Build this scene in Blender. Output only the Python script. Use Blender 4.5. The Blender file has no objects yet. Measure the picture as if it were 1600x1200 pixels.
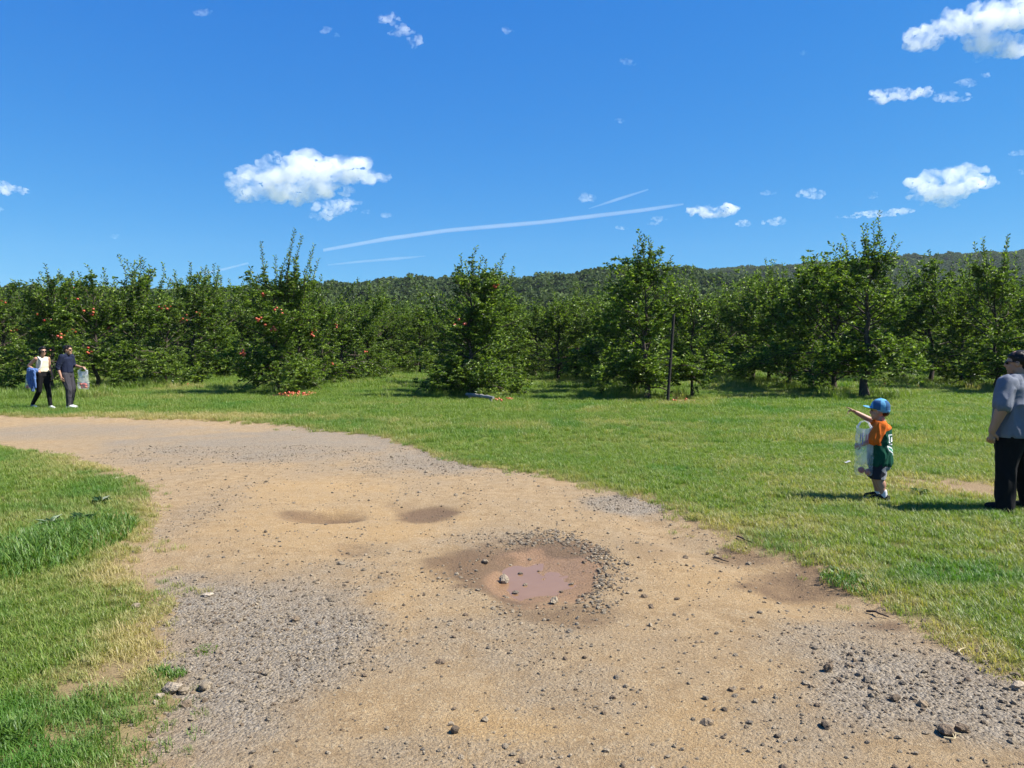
import bpy, bmesh, math, random
import numpy as np
from mathutils import Vector, Matrix, Euler
R = math.radians
random.seed(7)
sc = bpy.context.scene
C = sc.collection

# ------------------------------------------------------------------ camera
FPX, CAMH = 1210.0, 1.68          # focal length in pixels of a 1600 px wide frame, eye height
PITCH = math.atan(58.0 / FPX)
cam = bpy.data.objects.new('camera', bpy.data.cameras.new('camera'))
C.objects.link(cam)
cam.location = (0, 0, CAMH)
cam.rotation_euler = (R(90) - PITCH, 0, 0)
cam.data.sensor_width = 36.0
cam.data.lens = 36.0 * FPX / 1600.0
cam.data.clip_end = 9000
cam.data.clip_start = 0.05
sc.camera = cam

# ------------------------------------------------------------------ sky and sun
SUN_EL, SUN_AZ = R(51), math.atan2(1.0, -0.10)      # azimuth clockwise from +Y
w = bpy.data.worlds.new('World'); sc.world = w; w.use_nodes = True
nt = w.node_tree; nt.nodes.clear()
wo = nt.nodes.new('ShaderNodeOutputWorld'); bg = nt.nodes.new('ShaderNodeBackground')
sky = nt.nodes.new('ShaderNodeTexSky'); sky.sky_type = 'NISHITA'; sky.sun_disc = False
sky.sun_elevation = SUN_EL; sky.sun_rotation = SUN_AZ
sky.altitude = 0; sky.air_density = 0.7; sky.dust_density = 0.0; sky.ozone_density = 6.0
# the camera's rich blue: each channel of the sky gets its own contrast
EXPO = 1.2
sx = nt.nodes.new('ShaderNodeSeparateColor'); cx = nt.nodes.new('ShaderNodeCombineColor')
nt.links.new(sky.outputs[0], sx.inputs[0])
for ch, (gain, gam) in enumerate(((1.10, 1.5), (.92, .745), (1.02, .30))):
    p0 = nt.nodes.new('ShaderNodeMath'); p0.operation = 'MULTIPLY'; p0.inputs[1].default_value = .1
    p1 = nt.nodes.new('ShaderNodeMath'); p1.operation = 'POWER'; p1.inputs[1].default_value = gam
    p2 = nt.nodes.new('ShaderNodeMath'); p2.operation = 'MULTIPLY'; p2.inputs[1].default_value = gain / .1 / 2**EXPO
    nt.links.new(sx.outputs[ch], p0.inputs[0]); nt.links.new(p0.outputs[0], p1.inputs[0]); nt.links.new(p1.outputs[0], p2.inputs[0]); nt.links.new(p2.outputs[0], cx.inputs[ch])
bg.inputs['Strength'].default_value = 0.10
nt.links.new(cx.outputs[0], bg.inputs[0])
nt.links.new(bg.outputs[0], wo.inputs[0])
sl = bpy.data.lights.new('sun', 'SUN'); sl.energy = 5.0; sl.angle = R(0.53); sl.color = (1.0, 0.955, 0.88)
so = bpy.data.objects.new('sun', sl); C.objects.link(so)
to_sun = Vector((math.sin(SUN_AZ) * math.cos(SUN_EL), math.cos(SUN_AZ) * math.cos(SUN_EL), math.sin(SUN_EL)))
so.rotation_euler = (-to_sun).to_track_quat('-Z', 'Y').to_euler()
so.location = (20, -10, 40)
vs = sc.view_settings
vs.view_transform = 'Standard'; vs.look = 'None'; vs.gamma = 1; vs.exposure = EXPO
vs.use_curve_mapping = False
sc.render.engine = 'CYCLES'
cy = sc.cycles
cy.max_bounces = 16; cy.diffuse_bounces = 2; cy.glossy_bounces = 3; cy.transmission_bounces = 4
cy.transparent_max_bounces = 10; cy.volume_bounces = 14; cy.use_denoising = True
cy.sample_clamp_indirect = 8

# ------------------------------------------------------------------ maths helpers
cp, sp = math.cos(PITCH), math.sin(PITCH)
def ray(px, py):
    u, v = (px - 800) / FPX, (600 - py) / FPX
    return np.array([u, cp + v * sp, -sp + v * cp])
def ground_at(px, py):
    d = ray(px, py); t = -CAMH / d[2]
    return np.array([d[0] * t, d[1] * t])
def at(px, py, Y):
    d = ray(px, py); t = Y / d[1]
    return np.array([d[0] * t, Y, CAMH + d[2] * t])
def sstep(a, b, x):
    t = np.clip((x - a) / (b - a), 0, 1); return t * t * (3 - 2 * t)
def _h(ix, iy, iz, s):
    n = (ix * 374761393 + iy * 668265263 + iz * 2147483647 % 1000003 * iz + s * 1274126177).astype(np.int64) & 0xffffffff
    n = ((n ^ (n >> 13)) * 1274126177) & 0xffffffff
    n = ((n ^ (n >> 15)) * 2246822519) & 0xffffffff
    return ((n ^ (n >> 16)) & 0xffffff) / float(0xffffff)
def vnoise(x, y, z=None, seed=0):
    x = np.asarray(x, float); y = np.asarray(y, float)
    z = np.zeros_like(x) if z is None else np.asarray(z, float)
    ix, iy, iz = np.floor(x).astype(np.int64), np.floor(y).astype(np.int64), np.floor(z).astype(np.int64)
    fx, fy, fz = x - ix, y - iy, z - iz
    fx, fy, fz = fx*fx*(3-2*fx), fy*fy*(3-2*fy), fz*fz*(3-2*fz)
    o = 0
    for dx in (0, 1):
        for dy in (0, 1):
            for dz in (0, 1):
                wgt = (fx if dx else 1-fx) * (fy if dy else 1-fy) * (fz if dz else 1-fz)
                o = o + wgt * _h(ix+dx, iy+dy, iz+dz, seed)
    return o
def fbm(x, y, z=None, oct=4, seed=0, gain=.5):
    a, s, n = 1.0, 0.0, 0.0
    f = 1.0
    for k in range(oct):
        s = s + a * vnoise(np.asarray(x)*f, np.asarray(y)*f, None if z is None else np.asarray(z)*f, seed + k*17)
        n += a; a *= gain; f *= 2.03
    return s / n
def inpoly(X, Y, poly):
    inside = np.zeros(X.shape, bool); n = len(poly); j = n - 1
    for i in range(n):
        xi, yi = poly[i]; xj, yj = poly[j]
        c = ((yi > Y) != (yj > Y)) & (X < (xj - xi) * (Y - yi) / (yj - yi + 1e-12) + xi)
        inside ^= c; j = i
    return inside
def polydist(X, Y, poly):
    d = np.full(X.shape, 1e9)
    for i in range(len(poly)):
        ax, ay = poly[i - 1]; bx, by = poly[i]
        vx, vy = bx - ax, by - ay
        t = np.clip(((X - ax) * vx + (Y - ay) * vy) / (vx * vx + vy * vy + 1e-12), 0, 1)
        d = np.minimum(d, np.hypot(X - ax - t * vx, Y - ay - t * vy))
    return d

# ------------------------------------------------------------------ mesh helpers
def mesh_np(name, V, F, mats=(), midx=None, smooth=False, attrs=None):
    """V (n,3); F one (m,k) array or list of arrays of different k."""
    me = bpy.data.meshes.new(name)
    V = np.asarray(V, np.float32)
    Fs = [np.asarray(f, np.int32) for f in (F if isinstance(F, list) else [F]) if len(f)]
    me.vertices.add(len(V)); me.vertices.foreach_set('co', V.ravel())
    if Fs:
        loops = np.concatenate([f.ravel() for f in Fs])
        tot = np.concatenate([np.full(len(f), f.shape[1], np.int32) for f in Fs])
        start = np.concatenate([[0], np.cumsum(tot)[:-1]]).astype(np.int32)
        me.loops.add(len(loops)); me.loops.foreach_set('vertex_index', loops)
        me.polygons.add(len(tot)); me.polygons.foreach_set('loop_start', start)
        if midx is not None: me.polygons.foreach_set('material_index', np.asarray(midx, np.int32))
        me.polygons.foreach_set('use_smooth', np.full(len(tot), bool(smooth)))
    for m in mats: me.materials.append(m)
    me.update(calc_edges=True)
    for k, (typ, arr) in (attrs or {}).items():
        a = me.attributes.new(k, typ, 'POINT')
        key = 'vector' if typ == 'FLOAT_VECTOR' else 'value'
        a.data.foreach_set(key, np.asarray(arr, np.int32 if typ == 'INT' else np.float32).ravel())
    return me
def link(name, me, parent=None, **props):
    o = bpy.data.objects.new(name, me); C.objects.link(o)
    if parent is not None: o.parent = parent
    for k, v in props.items(): o[k] = v
    return o
def thing(name, label, cat, loc=(0, 0, 0), rz=0, group=None):
    o = bpy.data.objects.new(name, None); C.objects.link(o)
    o.empty_display_size = 0.2
    o.location = tuple(float(v) for v in loc); o.rotation_euler = (0, 0, rz)
    o['label'] = label; o['category'] = cat
    if group: o['group'] = group
    return o
class MB:
    """collects vertices and faces with a material index"""
    def __init__(s): s.V = []; s.F3 = []; s.F4 = []; s.m3 = []; s.m4 = []; s.n = 0
    def add(s, V, F, mi=0):
        V = np.asarray(V, float); F = np.asarray(F, int)
        s.V.append(V)
        if F.shape[1] == 3: s.F3.append(F + s.n); s.m3.append(np.full(len(F), mi))
        else: s.F4.append(F + s.n); s.m4.append(np.full(len(F), mi))
        s.n += len(V)
    def tube(s, pts, rad, sides=6, mi=0, cap=True):
        pts = np.asarray(pts, float); n = len(pts)
        rad = np.broadcast_to(np.asarray(rad, float), (n,))
        t = np.gradient(pts, axis=0); t /= np.linalg.norm(t, axis=1)[:, None] + 1e-12
        ref = np.where(np.abs(t[:, 2:3]) > 0.9, np.array([[1., 0, 0]]), np.array([[0, 0, 1.]]))
        if (np.abs(t[:, 2]) > 0.6).any(): ref = np.tile(np.array([[0.93, 0.31, 0.2]]), (n, 1))
        a = np.cross(t, ref); a /= np.linalg.norm(a, axis=1)[:, None] + 1e-12
        b = np.cross(t, a)
        ang = np.linspace(0, 2*np.pi, sides, endpoint=False)
        V = pts[:, None] + rad[:, None, None] * (a[:, None] * np.cos(ang)[None, :, None] + b[:, None] * np.sin(ang)[None, :, None])
        V = V.reshape(-1, 3)
        i = np.arange(n-1)[:, None] * sides; j = np.arange(sides)[None]; k = (j+1) % sides
        F = np.stack([i+j, i+k, i+sides+k, i+sides+j], -1).reshape(-1, 4)
        s.add(V, F, mi)
        if cap:
            for e, rev in ((0, True), (n-1, False)):
                c = pts[e]; ring = V[e*sides:(e+1)*sides]
                VV = np.vstack([ring, c]); q = np.arange(sides)
                FF = np.stack([q, (q+1) % sides, np.full(sides, sides)], -1)
                if rev: FF = FF[:, ::-1]
                s.add(VV, FF, mi)
    def mesh(s, name, mats, smooth=False, attrs=None):
        V = np.vstack(s.V)
        F = []; m = []
        if s.F3: F.append(np.vstack(s.F3)); m.append(np.concatenate(s.m3))
        if s.F4: F.append(np.vstack(s.F4)); m.append(np.concatenate(s.m4))
        return mesh_np(name, V, F, mats, np.concatenate(m), smooth, attrs)

# ------------------------------------------------------------------ material helpers
AK = .62      # the picture is exposed for the shade: real, darker base colours
def new_mat(name):
    m = bpy.data.materials.new(name); m.use_nodes = True
    nt = m.node_tree; b = nt.nodes['Principled BSDF']
    return m, nt, b
def N(nt, typ, **kw):
    n = nt.nodes.new(typ)
    for k, v in kw.items():
        if k.startswith('i_'): n.inputs[k[2:].replace('_', ' ')].default_value = v
        else: setattr(n, k, v)
    return n
def mixc(nt, fac, a, b, blend='MIX'):
    n = nt.nodes.new('ShaderNodeMix'); n.data_type = 'RGBA'; n.blend_type = blend
    for sock, v in ((n.inputs[0], fac), (n.inputs[6], a), (n.inputs[7], b)):
        if hasattr(v, 'is_linked') or hasattr(v, 'links'): nt.links.new(v, sock)
        else: sock.default_value = v if not isinstance(v, tuple) else (*v, 1)[:4]
    return n.outputs[2]
def math_n(nt, op, a, b=0.0, clamp=False):
    n = nt.nodes.new('ShaderNodeMath'); n.operation = op; n.use_clamp = clamp
    for sock, v in ((n.inputs[0], a), (n.inputs[1], b)):
        if hasattr(v, 'links'): nt.links.new(v, sock)
        else: sock.default_value = v
    return n.outputs[0]
def noise_n(nt, scale, detail=4, rough=.55, coord='Object', dist=0.0):
    tc = nt.nodes.get('TC') or nt.nodes.new('ShaderNodeTexCoord'); tc.name = 'TC'
    n = nt.nodes.new('ShaderNodeTexNoise'); n.inputs['Scale'].default_value = scale
    n.inputs['Detail'].default_value = detail; n.inputs['Roughness'].default_value = rough
    n.inputs['Distortion'].default_value = dist
    nt.links.new(tc.outputs[coord], n.inputs['Vector'])
    return n.outputs['Fac']
def ramp(nt, fac, stops):
    n = nt.nodes.new('ShaderNodeMapRange'); n.interpolation_type = 'SMOOTHSTEP'
    n.inputs[1].default_value, n.inputs[2].default_value = stops[0][0], stops[1][0]
    n.inputs[3].default_value, n.inputs[4].default_value = stops[0][1], stops[1][1]
    nt.links.new(fac, n.inputs[0]); return n.outputs[0]
def attr_n(nt, name, kind='GEOMETRY'):
    n = nt.nodes.new('ShaderNodeAttribute'); n.attribute_name = name; n.attribute_type = kind
    return n.outputs['Fac']
def bump_n(nt, bsdf, height, strength, dist):
    b = nt.nodes.new('ShaderNodeBump'); b.inputs['Strength'].default_value = strength; b.inputs['Distance'].default_value = dist
    nt.links.new(height, b.inputs['Height']); nt.links.new(b.outputs[0], bsdf.inputs['Normal']); return b
def simple_mat(name, col, rough=.8, var=.15, scale=30, bump=0.0, spec=.3, bscale=None):
    m, nt, b = new_mat(name); col = tuple(c*.7 for c in col)
    f = noise_n(nt, scale, 4)
    c2 = tuple(max(0, c * (1 - var * 1.6)) for c in col); c1 = tuple(min(1, c * (1 + var)) for c in col)
    nt.links.new(mixc(nt, f, c2, c1), b.inputs['Base Color'])
    b.inputs['Roughness'].default_value = rough; b.inputs['Specular IOR Level'].default_value = spec
    if bump: bump_n(nt, b, noise_n(nt, bscale or scale * 1.7, 3), .6, bump)
    return m

# foliage: reflecting and light-passing blades / leaves
def leaf_mat(name, dark, mid, bright, rough=.42, trans=.35, tint=None, island=True, dry=None, spec=.5):
    m, nt, b = new_mat(name)
    dark, mid, bright = (tuple(c*AK for c in q) for q in (dark, mid, bright))
    if tint: tint = (tint[0], tuple(c*AK for c in tint[1]))
    if dry: dry = tuple(c*AK for c in dry)
    g = nt.nodes.new('ShaderNodeNewGeometry'); oi = nt.nodes.new('ShaderNodeObjectInfo')
    r = g.outputs['Random Per Island'] if island else oi.outputs['Random']
    n1 = ramp(nt, r, [(0.0, 0.0), (.75, 1.0)])
    n2 = ramp(nt, r, [(.7, 0.0), (1.0, 1.0)])
    col = mixc(nt, n2, mixc(nt, n1, dark, mid), bright)
    if tint:   # each plant slightly its own green
        col = mixc(nt, math_n(nt, 'MULTIPLY', oi.outputs['Random'], tint[0]), col, tint[1])
    if dry:
        col = mixc(nt, attr_n(nt, 'dry', 'INSTANCER'), col, dry)
        col = mixc(nt, attr_n(nt, 'lush', 'INSTANCER'), col, (dark[0]*.75, dark[1]*1.15, dark[2]*1.1))
    nt.links.new(col, b.inputs['Base Color'])
    b.inputs['Roughness'].default_value = rough; b.inputs['Specular IOR Level'].default_value = spec
    t = nt.nodes.new('ShaderNodeBsdfTranslucent')
    tc = mixc(nt, 1.0, col, (1.35, 1.45, .55), 'MULTIPLY'); nt.links.new(tc, t.inputs['Color'])
    mx = nt.nodes.new('ShaderNodeMixShader'); mx.inputs[0].default_value = trans
    nt.links.new(b.outputs[0], mx.inputs[1]); nt.links.new(t.outputs[0], mx.inputs[2])
    nt.links.new(mx.outputs[0], nt.nodes['Material Output'].inputs['Surface'])
    return m
M = {}
M['leaf'] = leaf_mat('apple_leaf', (.030, .058, .013), (.17, .285, .040), (.46, .60, .10), rough=.48, trans=.38, tint=(.30, (.22, .33, .045)), spec=.4)
M['forest'] = leaf_mat('forest_leaf', (.06, .10, .03), (.10, .16, .045), (.17, .23, .06), rough=.8, trans=.25, tint=(.5, (.09, .125, .045)), spec=.15)
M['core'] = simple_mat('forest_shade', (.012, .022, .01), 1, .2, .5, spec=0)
M['grass'] = leaf_mat('grass_blade', (.14, .245, .028), (.24, .37, .045), (.38, .48, .11), rough=.5, trans=.4, dry=(.66, .54, .24))
M['lush'] = leaf_mat('long_grass_blade', (.09, .20, .02), (.15, .29, .035), (.25, .38, .07), rough=.5, trans=.35)
M['weed'] = leaf_mat('weed_leaf', (.04, .10, .03), (.06, .14, .04), (.1, .2, .06), rough=.5, trans=.3)
M['bark'] = simple_mat('bark', (.10, .075, .058), .95, .45, 22, bump=.02)
M['twig'] = simple_mat('young_bark', (.085, .06, .045), .9, .3, 40)

# ------------------------------------------------------------------ terrain
# outline of the dirt road, walked on the ground (pixel positions projected to the ground plane)
ROAD_PX = [(-260, 655), (0, 652), (150, 655), (300, 659), (400, 664), (500, 673), (570, 685), (640, 703), (700, 720), (760, 735),
           (850, 744), (905, 766), (1000, 776), (1055, 797), (1095, 818), (1150, 850), (1215, 872), (1290, 895), (1325, 930),
           (1415, 965), (1450, 1000), (1500, 1032), (1600, 1082), (1800, 1180), (2200, 1400), (1500, 2600), (200, 2600), (180, 1500),
           (225, 1200), (245, 1150), (285, 1085), (262, 1040), (238, 990), (262, 945), (225, 915), (205, 880), (212, 845), (240, 795),
           (215, 760), (150, 728), (100, 714), (0, 697), (-260, 690)]
ROAD = [tuple(ground_at(*p)) for p in ROAD_PX]
def px_ell(cx, cy, rx, ry):
    """ellipse seen at a pixel centre with pixel radii -> centre and radii on the ground"""
    c = ground_at(cx, cy); e = ground_at(cx + rx, cy); n = ground_at(cx, cy + ry); f = ground_at(cx, cy - ry)
    return c[0], (n[1] + f[1]) / 2, e[0] - c[0], (f[1] - n[1]) / 2
def ell(X, Y, e, wob=0.0, seed=0, soft=(1.0, .5)):
    d = np.hypot((X - e[0]) / e[2], (Y - e[1]) / e[3])
    if wob:
        k = d < soft[0] + wob
        if k.any(): d[k] = d[k] + wob * (fbm(X[k] * 2.2, Y[k] * 2.2, oct=3, seed=seed) - .5) * 2
    return 1 - sstep(soft[1], soft[0], d)
PUD = px_ell(840, 898, 92, 46)        # muddy pool
PUDW = px_ell(858, 882, 52, 23)
RING = px_ell(905, 895, 62, 56)
def road_mask(X, Y):
    X = np.asarray(X, float); Y = np.asarray(Y, float); out = np.full(X.shape, -9.0)
    k = (Y < 24) & (np.abs(X) < 32) & (Y > -40)
    if k.any(): out[k] = _road_mask(X[k], Y[k])
    return out
def _road_mask(X, Y):
    near = np.clip(Y / 6, .6, 3.0)
    wx = (fbm(X*1.1, Y*1.1, oct=4, seed=3) - .5) * .30 * near + (vnoise(X*7, Y*7, seed=9) - .5) * .10
    wy = (fbm(X*1.1, Y*1.1, oct=4, seed=5) - .5) * .30 * near + (vnoise(X*7, Y*7, seed=19) - .5) * .10
    x, y = X + wx, Y + wy
    d = polydist(x, y, ROAD); s = np.where(inpoly(x, y, ROAD), 1, -1)
    return d * s                       # signed distance, positive on the road
_h1x = np.array([-400, 150, 300, 450, 560, 640, 730, 800, 870, 940, 1000, 1060, 1130, 1250, 1400, 2200.])
_h1y = np.array([500, 484, 474, 466, 458, 452, 448, 450, 442, 435, 433, 436, 446, 470, 500, 520.])
_h2x = np.array([-1500, -200, 0, 200, 350, 560, 700, 900, 1060, 1180, 1300, 1400, 1500, 1600, 2600.])
_h2y = np.array([474, 469, 468, 466, 464, 461, 456, 443, 434, 428, 420, 411, 407, 404, 396.])
def hill_z(X, Y):
    h1 = (542 - np.interp(800 + X * FPX / 380, _h1x, _h1y)) / FPX * 380 + CAMH - 9.5
    h2 = (542 - np.interp(800 + X * FPX / 900, _h2x, _h2y)) / FPX * 900 + CAMH - 10
    a = np.maximum(h1, 0) * sstep(190, 380, Y); b = np.maximum(h2, 0) * sstep(430, 900, Y)
    q = np.maximum(Y - 45, 0); s = .03 * q * q / (q + 25)
    s = np.minimum(s, 8)
    return np.maximum(np.maximum(a, b), s * (1 - sstep(250, 400, Y)))
def terrain(X, Y, sd=None):
    X = np.asarray(X, float); Y = np.asarray(Y, float)
    if sd is None: sd = road_mask(X, Y)
    z = hill_z(X, Y)
    nearw = 1 - sstep(30, 60, np.hypot(X, Y))
    if not (nearw > 0).any(): return z
    lawn = sstep(.12, -.25, sd)
    z = z + nearw * (lawn * (.035 + .03 * (fbm(X*.6, Y*.6, oct=3, seed=21) - .5)))
    rd = 1 - lawn
    z = z + nearw * rd * ((fbm(X*.5, Y*.5, oct=2, seed=33) - .5) * .05 + (fbm(X*3, Y*3, oct=3, seed=35) - .5) * .02)
    # potholes
    for e, dep in ((PUD, .075), (px_ell(505, 806, 72, 11), .075), (px_ell(560, 800, 110, 18), .035), (px_ell(668, 797, 55, 17), .04), (px_ell(552, 862, 45, 14), .03)):
        z = z - dep * ell(X, Y, e, .12, 40, (1.3, .2)) * nearw
    inp = ell(X, Y, PUD, 0, 0, (1.35, .7)) * nearw
    z = z + inp * ((fbm(X*4.5, Y*4.5, oct=3, seed=91) - .5) * .07)
    # worn wheel trough along the right-hand verge
    v = np.exp(-((sd - .38) / .28) ** 2) * sstep(4.3, 5.2, Y) * sstep(8.5, 7.2, Y) * (X > .5)
    return z - .05 * v * nearw
def z_at(x, y): return float(terrain(np.array([x]), np.array([y]))[0])

def axis(lo, hi, fine, a, b, growth=1.06, mx=60):
    pts = list(np.arange(a, b + fine/2, fine))
    s = fine; p = pts[-1]
    while p < hi: s = min(s * growth, mx); p += s; pts.append(p)
    s = fine; p = pts[0]; pre = []
    while p > lo: s = min(s * growth, mx); p -= s; pre.append(p)
    return np.array(pre[::-1] + pts)
gx = axis(-2500, 2500, .06, -6.0, 6.4, 1.07, 45); gy = axis(-60, 2600, .05, 2.4, 10.0, 1.04, 40)
GX, GY = np.meshgrid(gx, gy)
SD = road_mask(GX, GY)
GZ = terrain(GX, GY, SD)
nx, ny = len(gx), len(gy)
idx = np.arange(nx * ny).reshape(ny, nx)
quads = np.stack([idx[:-1, :-1], idx[:-1, 1:], idx[1:, 1:], idx[1:, :-1]], -1).reshape(-1, 4)
V = np.stack([GX, GY, GZ], -1).reshape(-1, 3)
fx, fy = GX.ravel(), GY.ravel()
def blobs(lst, X, Y, wob=.35):
    m = np.zeros_like(X)
    for k, (cx, cyy, rx, ry, wgt) in enumerate(lst):
        m = np.maximum(m, wgt * ell(X, Y, px_ell(cx, cyy, rx, ry), wob, 60 + k, (1.15, .35)))
    return m
GRAVEL = [(380, 1080, 250, 190, 1), (330, 960, 170, 70, .9), (260, 930, 60, 40, .7), (1530, 1110, 250, 130, .9), (1330, 1010, 170, 50, .55), (1250, 1150, 170, 60, .4),
          (450, 700, 420, 38, .75), (700, 725, 190, 24, .8), (100, 676, 260, 18, .6), (985, 790, 95, 22, .95), (770, 1010, 180, 60, .45), (760, 850, 100, 26, .5),
          (285, 810, 60, 60, .35), (680, 1180, 260, 40, .4), (1080, 800, 40, 14, .8), (900, 1090, 160, 60, .35), (1010, 1180, 120, 40, .3)]
WET = [(840, 895, 140, 66, 1), (740, 885, 80, 36, .75), (668, 798, 62, 20, .8), (512, 806, 88, 16, .6), (1270, 915, 150, 34, .6), (1170, 872, 90, 20, .5), (552, 862, 50, 14, .4), (880, 960, 130, 30, .5), (1010, 860, 60, 30, .3), (1390, 982, 70, 20, .7)]
OCHRE = [(520, 830, 240, 50, .9), (600, 980, 60, 90, .6), (450, 770, 170, 25, .8), (1180, 930, 190, 60, .6), (780, 1130, 120, 60, .7), (740, 1190, 140, 50, .6), (690, 900, 60, 40, .5), (1120, 1160, 150, 70, .6)]
near_sel = (np.abs(fx) < 60) & (fy < 60) & (fy > 0)
def zeros(): return np.zeros(len(fx))
gray, wet, ochre, dry, bare, mud = [zeros() for _ in range(6)]
mud[near_sel] = ell(fx[near_sel], fy[near_sel], px_ell(838, 898, 100, 50), .55, 44, (1.05, .55))
gray[near_sel] = blobs(GRAVEL, fx[near_sel], fy[near_sel]); wet[near_sel] = blobs(WET, fx[near_sel], fy[near_sel], .6)
ochre[near_sel] = blobs(OCHRE, fx[near_sel], fy[near_sel])
DRY = [(170, 1060, 130, 100, .75), (60, 1150, 130, 60, .7), (180, 900, 60, 40, .6), (250, 1000, 60, 100, .6), (1200, 845, 140, 40, .5), (1470, 765, 140, 22, .5), (150, 740, 110, 26, .45), (1350, 905, 90, 50, .45),
       (1520, 1020, 90, 60, .55), (900, 668, 300, 10, .4), (1400, 690, 260, 14, .45), (250, 655, 400, 6, .75), (600, 690, 90, 8, .6), (130, 800, 120, 30, .3), (1450, 940, 120, 40, .3), (560, 662, 200, 6, .35), (40, 690, 120, 8, .4)]
BARE = [(1500, 767, 110, 19, 1.0), (1420, 752, 60, 8, .5), (1405, 606, 45, 6, .9), (1060, 628, 34, 7, .9), (440, 622, 50, 5, .6), (770, 628, 40, 4, .6), (150, 1075, 60, 34, .75), (195, 1145, 60, 40, .5), (165, 745, 20, 6, .9), (60, 1180, 60, 30, .5)]
dry[near_sel] = blobs(DRY, fx[near_sel], fy[near_sel]); bare[near_sel] = blobs(BARE, fx[near_sel], fy[near_sel])
_sdf = SD.ravel()
edge = sstep(-.32, .0, _sdf + .35*(fbm(fx*2.5, fy*2.5, oct=3, seed=13) - .5)) * near_sel
bare_look = np.maximum(bare, .9*edge)
thatch = near_sel * sstep(16, 5, fy)
def lookup(field):
    F = field.reshape(ny, nx)
    def f(X, Y):
        i = np.clip(np.searchsorted(gx, X) - 1, 0, nx-2); j = np.clip(np.searchsorted(gy, Y) - 1, 0, ny-2)
        return F[j, i]
    return f
gray_f, wet_f, dry_f, bare_f = lookup(gray), lookup(wet), lookup(dry), lookup(bare)

# road surface
m, nt, b = new_mat('packed_dirt_and_gravel')
a_g, a_w, a_o = attr_n(nt, 'gray'), attr_n(nt, 'wet'), attr_n(nt, 'ochre')
n_big, n_mid, n_fine, n_grit = noise_n(nt, 1.3, 6, .6), noise_n(nt, 7, 6, .65), noise_n(nt, 38, 5, .75), noise_n(nt, 110, 4, .75)
vor = N(nt, 'ShaderNodeTexVoronoi'); vor.inputs['Scale'].default_value = 62; nt.links.new(nt.nodes['TC'].outputs['Object'], vor.inputs['Vector'])
vor2 = N(nt, 'ShaderNodeTexVoronoi'); vor2.inputs['Scale'].default_value = 130; nt.links.new(nt.nodes['TC'].outputs['Object'], vor2.inputs['Vector'])
patch = math_n(nt, 'ADD', math_n(nt, 'MULTIPLY', n_mid, .55), math_n(nt, 'ADD', math_n(nt, 'MULTIPLY', n_fine, .40), math_n(nt, 'MULTIPLY', n_big, .35)))
gmask = ramp(nt, math_n(nt, 'ADD', patch, math_n(nt, 'MULTIPLY', a_g, .50)), [(.56, 0), (1.28, .92)])
dirt = mixc(nt, ramp(nt, n_mid, [(.35, 0), (.68, 1)]), (.31, .215, .115), (.46, .335, .19))
dirt = mixc(nt, math_n(nt, 'MULTIPLY', ramp(nt, n_big, [(.35, 0), (.65, 1)]), .5), dirt, (.37, .28, .175))
dirt = mixc(nt, math_n(nt, 'MULTIPLY', a_o, .6), dirt, mixc(nt, n_mid, (.42, .265, .11), (.58, .40, .19)))
dirt = mixc(nt, ramp(nt, n_grit, [(.47, 0), (.66, .85)]), dirt, (.15, .105, .065))
dirt = mixc(nt, ramp(nt, n_fine, [(.54, 0), (.68, .7)]), dirt, (.56, .46, .31))
dirt = mixc(nt, ramp(nt, n_grit, [(.46, .45), (.25, 0)]), dirt, dirt)
stone_bw = N(nt, 'ShaderNodeRGBToBW'); nt.links.new(vor.outputs['Color'], stone_bw.inputs[0])
stone_b2 = N(nt, 'ShaderNodeRGBToBW'); nt.links.new(vor2.outputs['Color'], stone_b2.inputs[0])
sf = math_n(nt, 'ADD', math_n(nt, 'MULTIPLY', stone_bw.outputs[0], .55), math_n(nt, 'MULTIPLY', stone_b2.outputs[0], .45))
stone = mixc(nt, ramp(nt, sf, [(.2, 0), (.8, 1)]), (.12, .116, .112), (.42, .385, .335))
stone = mixc(nt, ramp(nt, n_fine, [(.42, 0), (.7, .75)]), stone, (.31, .245, .165))
stone = mixc(nt, ramp(nt, n_grit, [(.5, 0), (.8, .6)]), stone, (.10, .09, .08))
colr = mixc(nt, gmask, dirt, stone)
colr = mixc(nt, math_n(nt, 'MULTIPLY', ramp(nt, math_n(nt, 'ADD', a_w, math_n(nt, 'MULTIPLY', math_n(nt, 'SUBTRACT', n_mid, .5), .7)), [(.08, 0), (.75, 1)]), .88), colr, mixc(nt, n_fine, (.10, .06, .034), (.20, .128, .075)))
a_m = attr_n(nt, 'mud')
colr = mixc(nt, ramp(nt, a_m, [(.2, 0), (.8, .93)]), colr, mixc(nt, n_mid, (.26, .155, .085), (.35, .22, .125)))
nt.links.new(mixc(nt, 1.0, colr, (.90, .87, .80), 'MULTIPLY'), b.inputs['Base Color'])
nt.links.new(math_n(nt, 'SUBTRACT', ramp(nt, a_w, [(.3, .95), (1.0, .7)]), math_n(nt, 'MULTIPLY', a_m, .40)), b.inputs['Roughness'])
b.inputs['Specular IOR Level'].default_value = .25
hgt = math_n(nt, 'ADD', math_n(nt, 'MULTIPLY', n_fine, .7), math_n(nt, 'MULTIPLY', n_grit, .35))
hgt = math_n(nt, 'ADD', hgt, math_n(nt, 'MULTIPLY', math_n(nt, 'SUBTRACT', 1.0, math_n(nt, 'MULTIPLY', vor.outputs['Distance'], 1.0)), math_n(nt, 'MULTIPLY', gmask, .8)))
bump_n(nt, b, hgt, 1.0, .03)
M['road'] = m
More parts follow.
